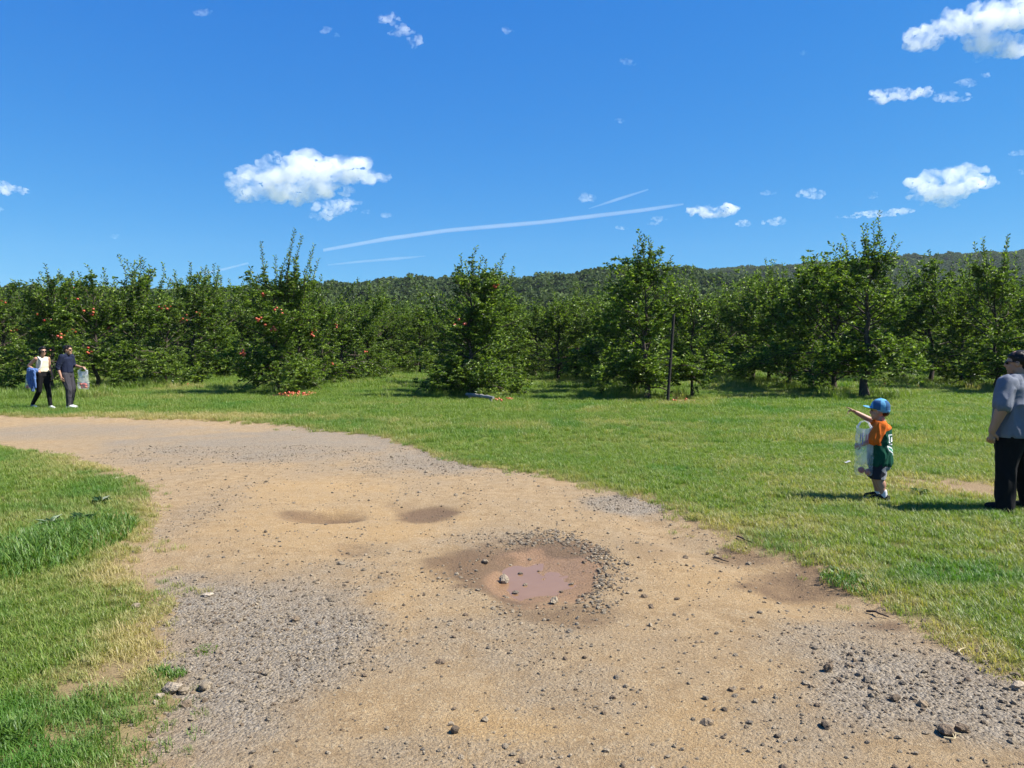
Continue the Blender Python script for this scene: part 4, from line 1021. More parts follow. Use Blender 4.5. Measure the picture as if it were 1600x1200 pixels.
class Blob:
    def __init__(s): s.V = []; s.F = []; s.n = 0
    def add(s, V_, F_): s.V.append(V_); s.F.append(F_ + s.n); s.n += len(V_)
    def cap(s, p0, r0, p1, r1, flat=1.0):
        th = np.linspace(-np.pi/2, 0, 5)[:-1]; pr = [(0, r0*math.cos(t)*flat + 1e-4, r0*math.cos(t) + 1e-4, r0*math.sin(t)*min(1, flat)) for t in th]
        pr += [(t, (r0+(r1-r0)*t)*flat, r0+(r1-r0)*t, 0) for t in (0, .5, 1)]
        pr += [(1, r1*math.cos(t)*flat + 1e-4, r1*math.cos(t) + 1e-4, r1*math.sin(t)*min(1, flat)) for t in np.linspace(0, np.pi/2, 5)[1:]]
        s.add(*ring_loft(pr, p0, p1)); return s
    def chain(s, pts, rad, flat=1.0):
        for i in range(len(pts)-1): s.cap(pts[i], rad[i], pts[i+1], rad[i+1], flat)
        return s
    def ecap(s, p0, a0, p1, a1):   # elliptical section: (depth along x, width along y)
        e = .55; th = np.linspace(-np.pi/2, 0, 5)[:-1]
        pr = [(0, a0[0]*math.cos(t)+1e-4, a0[1]*math.cos(t)+1e-4, min(a0)*e*math.sin(t)) for t in th] + [(t, a0[0]+(a1[0]-a0[0])*t, a0[1]+(a1[1]-a0[1])*t, 0) for t in (0, .5, 1)]
        pr += [(1, a1[0]*math.cos(t)+1e-4, a1[1]*math.cos(t)+1e-4, min(a1)*e*math.sin(t)) for t in np.linspace(0, np.pi/2, 5)[1:]]
        s.add(*ring_loft(pr, p0, p1, 20)); return s
    def ball(s, c, r, rot=None):
        A, Fi = icos(3); A = A*np.asarray(r, float)
        if rot is not None: A = A @ np.array(Euler(rot).to_matrix()).T
        s.add(A + np.asarray(c, float), Fi); return s
    def mesh(s, voxel, smooth=2, cuts=(), fold=0, fs=9.0, seed=1):
        me = remesh(np.vstack(s.V), np.vstack(s.F), voxel, smooth, ())
        if fold:
            nv = len(me.vertices); co = np.empty(nv*3, np.float32); me.vertices.foreach_get('co', co); co = co.reshape(-1, 3)
            no = np.empty(nv*3, np.float32); me.vertex_normals.foreach_get('vector', no); no = no.reshape(-1, 3)
            q = co*fs; q2 = q*np.array([1.6, 1.6, .7]) + 1.5*fbm(q[:, 0]*.5, q[:, 1]*.5, q[:, 2]*.5, oct=2, seed=seed+3)[:, None]
            d = 1 - np.abs(2*vnoise(q2[:, 0], q2[:, 1], q2[:, 2]+.8*q2[:, 0], seed=seed) - 1)
            co = co + no*((d - .55)*fold)[:, None]; me.vertices.foreach_set('co', co.astype(np.float32).ravel())
        if cuts:
            bm = bmesh.new(); bm.from_mesh(me)
            for cc, nn_ in cuts: bmesh.ops.bisect_plane(bm, geom=bm.verts[:] + bm.edges[:] + bm.faces[:], dist=1e-5, plane_co=cc, plane_no=nn_, clear_outer=True)
            bm.to_mesh(me); bm.free()
        me.polygons.foreach_set('use_smooth', np.ones(len(me.polygons), bool)); me.update()
        return me
def put(name, me, mats, parent, faces=None, **kw):
    for m_ in (mats if isinstance(mats, (list, tuple)) else [mats]): me.materials.append(m_)
    if faces is not None:
        n = len(me.polygons); c = np.empty(n*3, np.float32); me.polygons.foreach_get('center', c); me.polygons.foreach_set('material_index', faces(c.reshape(-1, 3)).astype(np.int32))
    return link(name, me, parent, **kw)
def skin_mat(name, col):
    m, nt, b = new_mat(name); col = tuple(c*.72 for c in col)
    nt.links.new(mixc(nt, noise_n(nt, 18, 4), tuple(c*.85 for c in col), tuple(min(1, c*1.12) for c in col)), b.inputs['Base Color'])
    b.inputs['Roughness'].default_value = .5; b.inputs['Specular IOR Level'].default_value = .35
    b.inputs['Subsurface Weight'].default_value = .12; b.inputs['Subsurface Radius'].default_value = (.012, .005, .003); b.inputs['Subsurface Scale'].default_value = 1
    return m
def cloth(name, col, rough=.9, var=.12, bump=.002): return simple_mat(name, col, rough, var, 14, bump, .15, 420)
M['skin'] = skin_mat('skin_fair', (.50, .27, .18)); M['skin_tan'] = skin_mat('skin_tan', (.47, .26, .17))
M['hair'] = simple_mat('dark_brown_hair', (.012, .008, .006), .5, .5, 60, .002, .25, 160)
M['black'] = cloth('black_cloth', (.012, .012, .014)); M['greytee'] = cloth('heather_grey_cloth', (.20, .22, .27)); M['lens'] = simple_mat('dark_lens', (.01, .01, .012), .12, .05, 5, 0, .6)
M['cream'] = cloth('cream_cloth', (.80, .72, .54)); M['navy'] = cloth('navy_cloth', (.016, .022, .05)); M['trouser'] = cloth('charcoal_cloth', (.06, .056, .066))
M['denim'] = cloth('blue_denim', (.12, .21, .46), .85, .35); M['white'] = cloth('white_shoe', (.80, .81, .83)); M['bluegrey'] = cloth('blue_grey_shoe', (.16, .22, .36)); M['dark'] = cloth('dark_shoe', (.02, .02, .022))
M['orange'] = cloth('orange_cloth', (.80, .17, .02)); M['green'] = cloth('dark_green_cloth', (.008, .085, .05)); M['capblue'] = cloth('light_blue_cap', (.16, .46, .72)); M['capnavy'] = cloth('slate_blue_mesh', (.045, .13, .28)); M['shorts'] = cloth('charcoal_shorts', (.03, .033, .045)); M['palegrey'] = cloth('pale_grey_panel', (.42, .42, .44)); M['yellow'] = cloth('yellow_plastic', (.7, .5, .05))
m, nt, b = new_mat('clear_plastic_film')
nt.links.new(mixc(nt, noise_n(nt, 12, 4), (.80, .84, .90), (.95, .96, .98)), b.inputs['Base Color']); b.inputs['Roughness'].default_value = .18
b.inputs['Specular IOR Level'].default_value = .7
tr = N(nt, 'ShaderNodeBsdfTransparent'); tl = N(nt, 'ShaderNodeBsdfTranslucent'); tl.inputs['Color'].default_value = (.9, .93, .98, 1)
m1, m2 = N(nt, 'ShaderNodeMixShader'), N(nt, 'ShaderNodeMixShader'); m1.inputs[0].default_value = .45
nt.links.new(b.outputs[0], m1.inputs[1]); nt.links.new(tl.outputs[0], m1.inputs[2])
nt.links.new(ramp(nt, noise_n(nt, 5, 3, .5, dist=1.0), [(.40, .84), (.66, .48)]), m2.inputs[0]); nt.links.new(m1.outputs[0], m2.inputs[1]); nt.links.new(tr.outputs[0], m2.inputs[2])
nt.links.new(m2.outputs[0], nt.nodes['Material Output'].inputs['Surface']); bump_n(nt, b, noise_n(nt, 14, 2, dist=1), .6, .01)
M['film'] = m
M['print_pink'] = cloth('pink_print', (.72, .28, .34)); M['print_blue'] = cloth('blue_print', (.30, .33, .62))

def head(B, c, s=1.0, yaw=0.0, pitch=0.0):
    """skull, jaw, nose, brow, lips, ears facing +x, turned by yaw"""
    Rm = np.array(Euler((0, pitch, yaw)).to_matrix()); c = np.asarray(c, float)
    for p, r in (((-.008, 0, .022), (.098, .078, .10)), ((.028, 0, -.045), (.068, .06, .078)), ((.062, 0, -.092), (.032, .034, .028)), ((.1, 0, -.022), (.02, .015, .022)), ((.094, 0, -.004), (.014, .011, .03)),
                 ((.074, 0, .022), (.026, .056, .016)), ((.006, .079, -.012), (.02, .011, .032)), ((.006, -.079, -.012), (.02, .011, .032)), ((.088, 0, -.060), (.014, .026, .010)), ((.06, .036, -.035), (.025, .022, .028)), ((.06, -.036, -.035), (.025, .022, .028))):
        B.ball(c + Rm @ (np.array(p)*s), np.array(r)*s, (0, pitch, yaw))
    return Rm
def hand(B, w_, d, nrm, s=1.0, curl=.6, point=False):
    """palm, four unequal bent fingers and a thumb leaving the side of the palm; d = hand direction, nrm = palm normal"""
    d = unit(np.asarray(d, float)); nrm = np.asarray(nrm, float); nrm = unit(nrm - d*np.dot(nrm, d)); side = np.cross(d, nrm); w_ = np.asarray(w_, float)
    B.cap(w_, .026*s, w_ + d*.055*s, .030*s, .62); pe = w_ + d*.085*s
    B.cap(w_ + d*.02*s, .026*s, pe, .030*s, .5)
    for i, (off, ln) in enumerate(((.030, .068), (.010, .076), (-.011, .070), (-.030, .056))):
        p = pe - d*.012*s + side*off*s; k = 0.05 if (point and i == 0) else curl*(1 if not point else 1.5)
        d1 = unit(d + nrm*k*.6); q1 = p + d1*ln*.55*s; d2 = unit(d*(1-.6*min(k, 1.4)) + nrm*k*1.5); q2 = q1 + d2*ln*.5*s
        d3 = unit(d2 - d*.5*k + nrm*.4*k); q3 = q2 + d3*ln*.32*s
        B.chain([p, q1, q2, q3], [.0098*s, .0092*s, .0085*s, .0072*s])
    t0 = w_ + d*.028*s + side*.024*s; t1 = t0 + unit(side*.8 + d*.7 + nrm*.35)*.04*s; t2 = t1 + unit(d + nrm*.6 + side*.15)*.034*s
    B.chain([t0, t1, t2], [.0135*s, .0115*s, .0095*s])
def shades(parent, c, Rm, s, mat=None, mt2=None):
    g = Blob()
    for sy in (1, -1): g.ball(np.asarray(c) + Rm @ (np.array([.093, .031*sy, .0])*s), np.array([.010, .027, .020])*s)
    put('lens', g.mesh(.004*s, 1), mat or M['lens'], parent)
    fr = MB()
    for sy in (1, -1): fr.tube([np.asarray(c) + Rm @ (np.array(p)*s) for p in ((.095, .055*sy, .008), (.06, .074*sy, .008), (0, .086*sy, .0))], [.0045*s]*3, 6)
    fr.tube([np.asarray(c) + Rm @ (np.array(p)*s) for p in ((.101, .055, .012), (.108, 0, .012), (.101, -.055, .012))], [.004*s]*3, 6)
    put('glasses_frame', fr.mesh('glasses_frame', [], True), mt2 or M['lens'], parent)
def shoe(parent, ankle, toe_dir, s, mat, name='shoe', z0=0.0, sole=None):
    a = np.asarray(ankle, float); t = unit(np.array([toe_dir[0], toe_dir[1], 0.])); h = a - t*.035*s; h[2] = z0 + .045*s; f = a + t*.15*s; f[2] = z0 + .032*s
    B = Blob().cap(h, .042*s, a*[1, 1, 0] + t*.06*s + [0, 0, z0 + .048*s], .045*s).cap(a*[1, 1, 0] + t*.05*s + [0, 0, z0 + .045*s], .046*s, f, .036*s).cap(a*[1, 1, 0] + [0, 0, z0 + .05*s], .042*s, a*[1, 1, 0] + [0, 0, z0 + .095*s], .040*s)
    me = B.mesh(.006*s, 2, [((0, 0, z0), (0, 0, -1))])
    so_ = put(name, me, mat, parent)
    if sole is not None: put('sole', Blob().cap(h*[1, 1, 0] + [0, 0, z0+.012*s], .045*s, f*[1, 1, 0] + [0, 0, z0+.012*s], .04*s).mesh(.007*s, 1, [((0, 0, z0 + .018*s), (0, 0, 1)), ((0, 0, z0-.004), (0, 0, -1))]), sole, so_)
    return so_
def bag(name, label, loc, rz, w_, h, dpt, seed, handles=True, grip=None, dent=.018, cat='plastic bag', group='clear plastic apple bags'):
    """open-topped thin film bag hanging from its two loops; origin at the grip"""
    t = thing(name, label, cat, loc, rz, group); rg = np.random.default_rng(seed)
    nu, nv_ = 40, 26; u = np.linspace(0, 2*np.pi, nu, endpoint=False); VV = []
    for j in range(nv_):
        v = j/(nv_-1); z = -.12*h - v*.88*h
        fill = .55 + .75*math.sin(min(v*1.25, 1)*math.pi*.5)**1.5; fill *= (1 if v < .86 else math.sqrt(max(0.02, 1-((v-.86)/.15)**2)))
        x, y = np.cos(u)*w_/2*(.82 + .18*fill), np.sin(u)*dpt/2*fill
        nz_ = fbm(np.cos(u)*2.2 + seed, np.sin(u)*2.2, np.full(nu, v*2.5), oct=3, seed=seed) - .5
        pl = np.sin(u*7 + seed)*.35*(1-v) + np.sin(u*13+v*3)*.2
        k = 1 + (nz_*4 + pl)*dent/(dpt/2)*.5; VV.append(np.stack([x*(1+.25*(k-1)), y*k, np.full(nu, z) + .02*np.cos(2*u)*(1-v)], -1))
    VV = np.vstack(VV); i = np.arange(nv_-1)[:, None]*nu; j = np.arange(nu)[None]; k = (j+1) % nu
    F = np.stack([i+j, i+nu+j, i+nu+k, i+k], -1).reshape(-1, 4); F3 = np.concatenate([F[:, [0, 1, 2]], F[:, [0, 2, 3]]])
    bc = len(VV); VV = np.vstack([VV, [[0, 0, -h*1.005]]]); q = np.arange(nu); F3 = np.vstack([F3, np.stack([q + (nv_-1)*nu, np.full(nu, bc), (q+1) % nu + (nv_-1)*nu], -1)])
    link('film', mesh_np('film', VV, F3, [M['film']], None, True), t)
    if handles:
        for sy in (1, -1):
            mb = MB(); mb.tube([(-w_*.40, sy*dpt*.2, -.13*h), (-w_*.22, sy*dpt*.1, -.03*h), (0, 0, 0), (w_*.22, sy*dpt*.1, -.03*h), (w_*.40, sy*dpt*.2, -.13*h)], [.012, .009, .006, .009, .012], 6); link('handle', mb.mesh('handle', [M['film']], True), t)
    return t
def loose_apple(loc, label, grp, s=1.0):
    o = link('apple', APPLE, None, label=label, category='apple', group=grp); o.location = tuple(float(v) for v in loc); o.scale = (s,)*3; o.rotation_euler = (ar.uniform(-1, 1), ar.uniform(-1, 1), ar.uniform(0, 6)); return o
def to_world(root, p):
    c, s_ = math.cos(root.rotation_euler[2]), math.sin(root.rotation_euler[2]); l = root.location
    return np.array([l[0] + c*p[0] - s_*p[1], l[1] + s_*p[0] + c*p[1], l[2] + p[2]])

# --- woman at the right edge, seen from behind, looking left
wy = 7.72; wx = (1593 - 800)/FPX*wy
W1 = thing('person', 'person in grey t-shirt and black trousers with a dark ponytail, seen from behind', 'person', (wx, wy, z_at(wx, wy) + .005), math.atan2(.90, -.42), 'people in the orchard'); W1.scale = (.97, .97, .97)
HC = (.02, 0, 1.535); la = [(0, .215, 1.325), (-.03, .305, 1.08), (.05, .33, .84)]; ra = [(0, -.215, 1.325), (-.03, -.305, 1.08), (.05, -.33, .84)]
B = Blob(); Rm = head(B, HC, 1.02, .62, .05)
B.cap((-.012, 0, 1.33), .062, (.004, 0, 1.47), .056).ecap((0, 0, .92), (.15, .20), (0, 0, 1.06), (.145, .185)).ecap((0, 0, 1.06), (.145, .185), (-.005, 0, 1.28), (.115, .175))
for arm in (la, ra): B.chain(arm, [.072, .062, .035])
for sy, off in ((1, (.03, .02)), (-1, (-.04, -.07))): B.chain([(0, .1*sy, .88), (.02, .125*sy + off[1]*.4, .47), (off[0]-.01, .12*sy + off[1], .09)], [.12, .07, .045])
hand(B, la[2], (.12, .02, -1), (.5, -.85, .1), 1.05, .8); hand(B, ra[2], (.05, -.02, -1), (.4, .9, .1), 1.05, .95)
put('body', B.mesh(.0075, 2), M['skin'], W1)
S_ = Blob().ecap((.005, 0, .80), (.205, .255), (.01, 0, 1.05), (.195, .24)).ecap((.01, 0, 1.05), (.195, .24), (-.004, 0, 1.27), (.15, .205)).cap((0, .12, 1.335), .085, (0, -.12, 1.335), .085)
S_.cap((-.01, .0, 1.35), .09, (-.005, 0, 1.40), .078)
for arm in (la, ra):
    a0, a1 = np.array(arm[0]), np.array(arm[1]); S_.cap(a0, .092, a0 + (a1-a0)*.88, .086)
S_.ball((0, .19, 1.315), (.10, .105, .095)).ball((0, -.19, 1.315), (.10, .105, .095)).ecap((-.01, 0, 1.2), (.15, .22), (-.01, 0, 1.3), (.12, .19))
me = S_.mesh(.008, 9, [((0, 0, .775), (0, 0, -1)), ((.0, 0, 1.422), (0, 0, 1))], .026, 8.5, 4)
put('tshirt', me, M['greytee'], W1)
L_ = Blob().ecap((0, 0, .78), (.18, .225), (0, 0, .95), (.155, .195))
for sy, off in ((1, (.03, .02)), (-1, (-.04, -.07))): L_.chain([(0, .1*sy, .85), (.02, .125*sy + off[1]*.4, .47), (off[0]-.01, .12*sy + off[1], .02)], [.15, .10, .086])
put('trousers', L_.mesh(.009, 2, [((0, 0, .035), (0, 0, -1))], .022, 7, 9), M['black'], W1)
for sy, off in ((1, (.03, .02)), (-1, (-.04, -.07))): shoe(W1, (off[0] - .01, .12*sy + off[1], .09), (1, .15*sy), 1.05, M['dark'], sole=M['black'])
hr = Blob().ball(np.array(HC) + Rm @ [-.022, 0, .036], (.103, .089, .092), (0, .05, .62)).ball(np.array(HC) + Rm @ [-.07, 0, -.015], (.055, .075, .08)).ball(np.array(HC) + Rm @ [.02, 0, .066], (.062, .074, .042)).ball(np.array(HC) + Rm @ [-.12, 0, .025], (.035, .03, .033))
hr.chain([np.array(HC) + Rm @ p for p in ([-.12, 0, .02], [-.165, 0, -.03], [-.175, .005, -.13], [-.165, .01, -.24])], [.026, .036, .034, .012])
put('hair', hr.mesh(.006, 3, fold=.006, fs=26, seed=5), M['hair'], W1)
shades(W1, np.array(HC) + Rm @ [0, 0, .004], Rm, 1.02)
bw = to_world(W1, (ra[2][0] + .01, ra[2][1] - .01, ra[2][2] - .10))
bag('plastic_bag', 'clear plastic bag hanging from the hidden hand of the grey-shirted person', bw, .6, .24, .46, .12, 3)

# --- child pointing left
cy_ = 8.25; cx_ = (1377 - 800)/FPX*cy_
K = thing('child', 'child in a light blue cap and orange and green shirt pointing left', 'person', (cx_, cy_, z_at(cx_, cy_) + .005), math.atan2(.42, -.91), 'people in the orchard')
HC = (.01, 0, .955); la = [(-.01, .115, .80), (.055, .155, .665), (.165, .125, .60)]; ra = [(-.005, -.11, .80), (.115, -.105, .855), (.235, -.06, .925)]
B = Blob(); Rm = head(B, HC, .81, .05, 0)
B.cap((-.015, 0, .80), .046, (-.005, 0, .88), .042).ecap((-.005, 0, .46), (.095, .115), (0, 0, .60), (.095, .11)).ecap((0, 0, .60), (.095, .11), (-.01, 0, .77), (.08, .105))
for arm, r in ((la, [.038, .032, .022]), (ra, [.038, .033, .022])): B.chain(arm, r)
lg_ = [[(-.005, .058, .44), (.012, .06, .25), (-.055, .062, .065)], [(-.005, -.058, .44), (.035, -.06, .25), (.0, -.075, .065)]]
for l_ in lg_: B.chain(l_, [.072, .05, .031]); B.ball(np.array(l_[1])*.55 + np.array(l_[2])*.45 + [-.012, 0, 0], (.043, .04, .07))
hand(B, la[2], (1, -.15, -.25), (-.1, -.9, -.4), .72, .9); hand(B, ra[2], (.88, .1, .42), (0, .5, -.85), .72, .95, True)
put('body', B.mesh(.0058, 2), M['skin'], K)
S_ = Blob().ecap((-.01, 0, .40), (.125, .145), (0, 0, .58), (.118, .135)).ecap((0, 0, .58), (.118, .135), (-.01, 0, .77), (.1, .12)).cap((-.008, .07, .795), .06, (-.008, -.07, .795), .06)
for arm, e in ((la, .98), (ra, .55)): a0, a1 = np.array(arm[0]), np.array(arm[1]); S_.cap(a0, .062, a0 + (a1-a0)*e, .062)
me = S_.mesh(.005, 3, [((0, 0, .36), (0, 0, -1)), ((0, 0, .857), (0, 0, 1)), ((.075, 0, .84), (.92, .05, .4))], .02, 12, 8)
def shirt_faces(c):
    x, y, z = c[:, 0], c[:, 1], c[:, 2]; out = np.zeros(len(c))
    rag = (np.abs(y) > .098 + .10*np.clip((.80 - z)/.3, -1, 1)) & (z > .56)
    arm_l = (y > .132 - .0*z) & (z > .60) & (x > -.06)
    out[(z > .772 - .35*np.maximum(np.abs(y) - .04, 0)) | (rag & (x > -.075)) | arm_l] = 1
    bk = (x < -.02) & (out == 0)
    def box(y0, y1, z0, z1): return bk & (y > y0) & (y < y1) & (z > z0) & (z < z1)
    # white outlined number on the back
    for yy in (-.055, .045):
        out[box(yy-.042, yy+.042, .60, .715)] = 2; out[box(yy-.030, yy+.030, .612, .703)] = 0
        out[box(yy-.030, yy+.006, .635, .685)] = 2
    sl_ = bk & (np.abs(z - (.505 + .55*(y+.02))) < .030) & (np.abs(y) < .10); out[sl_] = 2; out[bk & (np.abs(z - (.505 + .55*(y+.02))) < .014) & (np.abs(y - .045) < .05)] = 3
    return out
put('shirt', me, [M['green'], M['orange'], M['white'], simple_mat('bright_green_print', (.02, .30, .17), .8)], K, shirt_faces)
H_ = Blob().ecap((-.005, 0, .36), (.11, .13), (-.005, 0, .44), (.115, .13))
for l_ in lg_: a0, a1 = np.array(l_[0]), np.array(l_[1]); H_.cap(a0 - [0, 0, .02], .082, a1 + [0, 0, -.02], .078)
put('shorts', H_.mesh(.005, 3, [((0, 0, .235), (0, 0, -1)), ((0, 0, .43), (0, 0, 1))], .010, 12, 4), [M['shorts'], M['palegrey']], K, lambda c: ((c[:, 0] < -.045 - .02*np.sin(c[:, 2]*70)) & (c[:, 2] < .37)).astype(int))
for l_ in lg_:
    put('sock', Blob().cap(np.array(l_[2]) + [0, 0, -.02], .034, np.array(l_[2]) + [.005, 0, .035], .034).mesh(.005, 1), M['white'], K); shoe(K, l_[2], (1, .05), .78, M['dark'], sole=M['white'])
cc = np.array(HC)
cp_ = Blob().ball(cc + Rm @ [-.012, 0, .047], (.097, .083, .088)).ball(cc + Rm @ [-.05, 0, .018], (.06, .072, .063))
capm = cp_.mesh(.005, 2, [(tuple(cc + [0, 0, -.0]), (.42, 0, -1))])
hat = thing('cap', '', 'cap') if False else None
co_ = put('cap_crown', capm, [M['capblue'], M['capnavy']], K, lambda c: ((np.abs(np.sin(np.arctan2(c[:, 1]-cc[1], c[:, 0]-cc[0]+.012)*1.5 + .3)) > .48) & (c[:, 2] < cc[2]+.115) & (c[:, 2] > cc[2]+.012) & (c[:, 0] < cc[0] + .06)).astype(int))
bl = Blob(); A, Fi = icos(3); A = A*np.array([.072, .064, .008]); A[:, 2] -= A[:, 1]**2*2.6; bl.add(A @ np.array(Euler((0, -.12, 0)).to_matrix()).T + cc + Rm @ [.094, 0, .043], Fi)
put('brim', bl.mesh(.005, 1), M['capblue'], co_); put('button', Blob().ball(cc + Rm @ [-.012, 0, .136], (.009, .009, .006)).mesh(.003, 1), M['capblue'], co_)
put('hair', Blob().ball(cc + Rm @ [-.055, 0, -.005], (.047, .062, .054)).ball(cc + Rm @ [-.03, 0, .018], (.063, .069, .046)).mesh(.005, 2, fold=.006, fs=30), M['hair'], K)
shades(K, cc + Rm @ [0, 0, .010], Rm, .81, M['lens'], M['yellow'])
bw = to_world(K, (.15, .125, .855))
pb = bag('plastic_bag', 'long clear plastic bag held against the front of the child', bw, math.atan2(.42, -.91),   .175, .585, .10, 8, True, dent=.022)
for nm_, col_, x0, z0, x1, z1 in (('printed_line', 'print_pink', -.045, -.13, -.04, -.24), ('printed_line', 'print_pink', -.025, -.14, -.02, -.235), ('printed_line', 'print_blue', .01, -.12, .012, -.25), ('printed_line', 'print_blue', .03, -.13, .034, -.22)):
    mb = MB(); mb.tube([(x0, .062, z0), ((x0+x1)/2+.004, .066, (z0+z1)/2), (x1, .064, z1)], [.005, .006, .005], 5); link(nm_, mb.mesh(nm_, [M[col_]], True), pb)
for i, (dx, dz) in enumerate(((.02, -.53), (-.04, -.545))): loose_apple(to_world(pb, (dx, 0, dz)), 'pale apple at the bottom of the bag held by the child', 'apples in the bag of the child', .9)

# --- the couple walking on the left
py_ = 20.4; px_ = (66 - 800)/FPX*py_
W2 = thing('person', 'person in a cream sleeveless top and black trousers carrying a blue jacket', 'person', (px_, py_, z_at(px_, py_) + .01), R(-28), 'people in the orchard')
HC = (.03, 0, 1.52); la = [(0, .165, 1.33), (-.03, .215, 1.08), (.10, .20, .88)]; ra = [(0, -.165, 1.33), (-.17, -.255, 1.14), (.03, -.20, 1.02)]
B = Blob(); Rm = head(B, HC, .98, -.12, 0)
B.cap((0, 0, 1.31), .05, (.015, 0, 1.45), .046).ecap((0, 0, .92), (.11, .155), (0, 0, 1.06), (.10, .13)).ecap((0, 0, 1.06), (.10, .13), (0, 0, 1.28), (.095, .14))
for arm in (la, ra): B.chain(arm, [.046, .037, .025])
legs2 = [[(0, .085, .88), (-.02, .09, .47), (-.02, .09, .085)], [(0, -.085, .88), (-.05, -.09, .48), (-.36, -.09, .16)]]
legs2 = [[(0, .085, .88), (.10, .09, .47), (.16, .09, .085)], [(0, -.085, .88), (-.02, -.09, .47), (-.32, -.09, .13)]]
for l_ in legs2: B.chain(l_, [.095, .058, .036])
hand(B, la[2], (.3, 0, -1), (.2, -.9, 0), .95, .6); hand(B, ra[2], (1, .35, .05), (0, .3, -.9), .95, .8)
put('body', B.mesh(.009, 2), M['skin_tan'], W2)
put('top', Blob().ecap((0, 0, 1.0), (.13, .165), (0, 0, 1.08), (.12, .145)).ecap((0, 0, 1.08), (.12, .145), (0, 0, 1.27), (.113, .155)).cap((0, .10, 1.32), .058, (0, -.10, 1.32), .058).mesh(.009, 3, [((0, 0, .985), (0, 0, -1)), ((.06, 0, 1.36), (.5, 0, 1))], .012, 9, 2), M['cream'], W2)
T_ = Blob().ecap((0, 0, .88), (.115, .165), (0, 0, 1.0), (.11, .145))
for l_ in legs2: T_.chain(l_, [.105, .066, .047])
put('trousers', T_.mesh(.009, 3), M['black'], W2)
shoe(W2, legs2[0][2], (1, 0), 1.0, M['white']); shoe(W2, (legs2[1][2][0], legs2[1][2][1], .1), (1, 0), 1.0, M['bluegrey'], z0=.02)
hr = Blob().ball(np.array(HC) + Rm @ [-.02, 0, .038], (.096, .086, .09)).ball(np.array(HC) + Rm @ [-.06, 0, -.02], (.05, .072, .08)).ball(np.array(HC) + Rm @ [-.09, 0, .08], (.04, .04, .04))
hr.ball(np.array(HC) + Rm @ [.02, .07, -.01], (.035, .022, .075)).ball(np.array(HC) + Rm @ [.02, -.07, -.01], (.035, .022, .075)).ball(np.array(HC) + Rm @ [.045, 0, .088], (.05, .06, .03))
put('hair', hr.mesh(.007, 2, (), .006, 26), M['hair'], W2); shades(W2, np.array(HC), Rm, 1.05)
mb = MB(); mb.tube([(.03, -.13, 1.385), (.135, -.09, 1.25), (.135, -.12, 1.10), (.05, -.21, 1.0)], [.014]*4, 6); put('bag_strap', mb.mesh('bag_strap', [], True), M['white'], W2)
# jacket folded over her forearm
jw = to_world(W2, (-.01, -.25, 1.04)); J = Blob().cap((-.10, 0, 0), .06, (.10, .02, -.02), .055)
for i in range(7):
    x = -.12 + i*.037; J.chain([(x, -.03, -.02), (x*1.15 + .03, -.06 + .03*(i % 2), -.25), (x*.9 + .07, -.05 - .03*(i % 2), -.46 + .10*math.sin(i*2.1))], [.036, .024 + .006*(i % 2), .016])
jo = put('jacket', J.mesh(.007, 1, fold=.02, fs=16, seed=6), M['denim'], None, label='blue denim jacket draped over the arm of the cream-topped person', category='jacket'); jo.location = tuple(jw); jo.rotation_euler = (0, 0, R(-20))
bw = to_world(W2, (-.20, -.20, .96)); bag('plastic_bag', 'clear bag of red apples below the blue jacket', bw, R(-10), .26, .42, .16, 12)
for i in range(9): loose_apple(bw + [ar.uniform(-.08, .08), ar.uniform(-.04, .04), -.38 + .05*(i // 4) + ar.uniform(0, .02)], 'red apple in the bag below the blue jacket', 'apples in the bag below the jacket', 1.1)

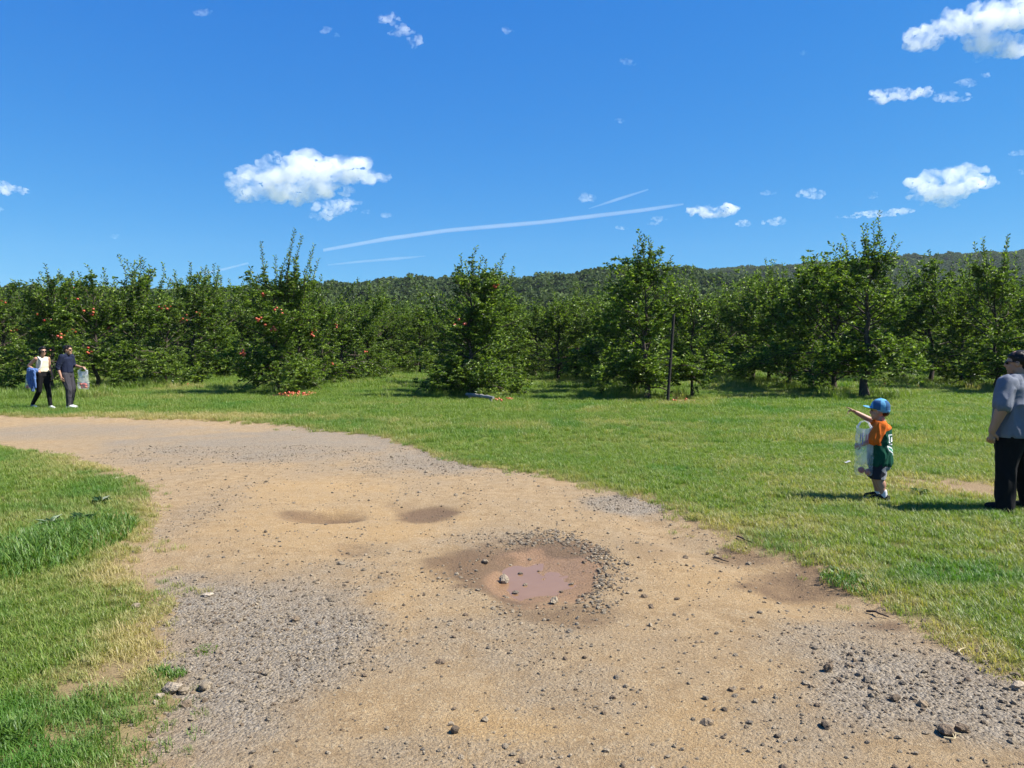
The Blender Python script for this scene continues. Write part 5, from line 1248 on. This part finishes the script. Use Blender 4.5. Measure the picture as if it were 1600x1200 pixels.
qx = (104 - 800)/FPX*20.6; qy = 20.6
MN = thing('person', 'person in a navy shirt and grey trousers holding out a bag', 'person', (qx, qy, z_at(qx, qy) + .01), R(-8), 'people in the orchard')
HC = (.05, 0, 1.56); la = [(0, .185, 1.38), (.04, .22, 1.15), (.30, .16, 1.10)]; ra = [(0, -.185, 1.38), (-.07, -.245, 1.11), (.02, -.245, .86)]
B = Blob(); Rm = head(B, HC, 1.02, .1, 0)
B.cap((0, 0, 1.36), .058, (.03, 0, 1.49), .054).ecap((0, 0, .95), (.11, .15), (0, 0, 1.1), (.11, .15)).ecap((0, 0, 1.1), (.11, .15), (0, 0, 1.32), (.11, .165))
for arm in (la, ra): B.chain(arm, [.052, .043, .029])
legs3 = [[(0, .085, .9), (.10, .085, .5), (.02, .085, .085)], [(0, -.085, .9), (.12, -.09, .5), (.10, -.09, .085)]]
for l_ in legs3: B.chain(l_, [.1, .062, .042])
hand(B, la[2], (1, -.1, .05), (0, 0, -1), 1.0, .8); hand(B, ra[2], (.15, 0, -1), (.2, .9, 0), 1.0, .7)
put('body', B.mesh(.009, 2), M['skin_tan'], MN)
S_ = Blob().ecap((0, 0, .98), (.14, .18), (0, 0, 1.12), (.135, .175)).ecap((0, 0, 1.12), (.135, .175), (0, 0, 1.32), (.128, .18)).cap((0, .11, 1.385), .07, (0, -.11, 1.385), .07).cap((0, 0, 1.38), .078, (.015, 0, 1.45), .066)
for arm in (la, ra): a0, a1 = np.array(arm[0]), np.array(arm[1]); S_.cap(a0, .073, a1, .062); S_.cap(a1, .06, a1 + (np.array(arm[2])-a1)*.22, .05)
put('shirt', S_.mesh(.009, 3, [((0, 0, .93), (0, 0, -1)), ((0, 0, 1.455), (0, 0, 1))], .014, 8, 3), M['navy'], MN)
T_ = Blob().ecap((0, 0, .88), (.13, .165), (0, 0, .98), (.125, .16))
for l_ in legs3: T_.chain(l_, [.115, .08, .055])
put('trousers', T_.mesh(.009, 3, (), .014, 8, 7), M['trouser'], MN)
for l_ in legs3: shoe(MN, l_[2], (1, 0), 1.12, M['white'])
hr = Blob().ball(np.array(HC) + Rm @ [-.022, 0, .042], (.10, .09, .094)).ball(np.array(HC) + Rm @ [-.06, 0, -.015], (.052, .074, .07))
hr.ball(np.array(HC) + Rm @ [.05, 0, .09], (.05, .062, .03))
put('hair', hr.mesh(.007, 2, (), .006, 26), M['hair'], MN); shades(MN, np.array(HC), Rm, 1.02)
bw = to_world(MN, (.37, .14, 1.07)); bag('plastic_bag', 'clear bag of apples held out by the navy-shirted person', bw, R(-5), .30, .56, .15, 17)
for i in range(8): loose_apple(bw + [ar.uniform(-.10, .10), ar.uniform(-.03, .03), -.51 + .06*(i // 4) + ar.uniform(0, .02)], 'red apple in the bag held out by the navy-shirted person', 'apples in the held out bag', 1.15)
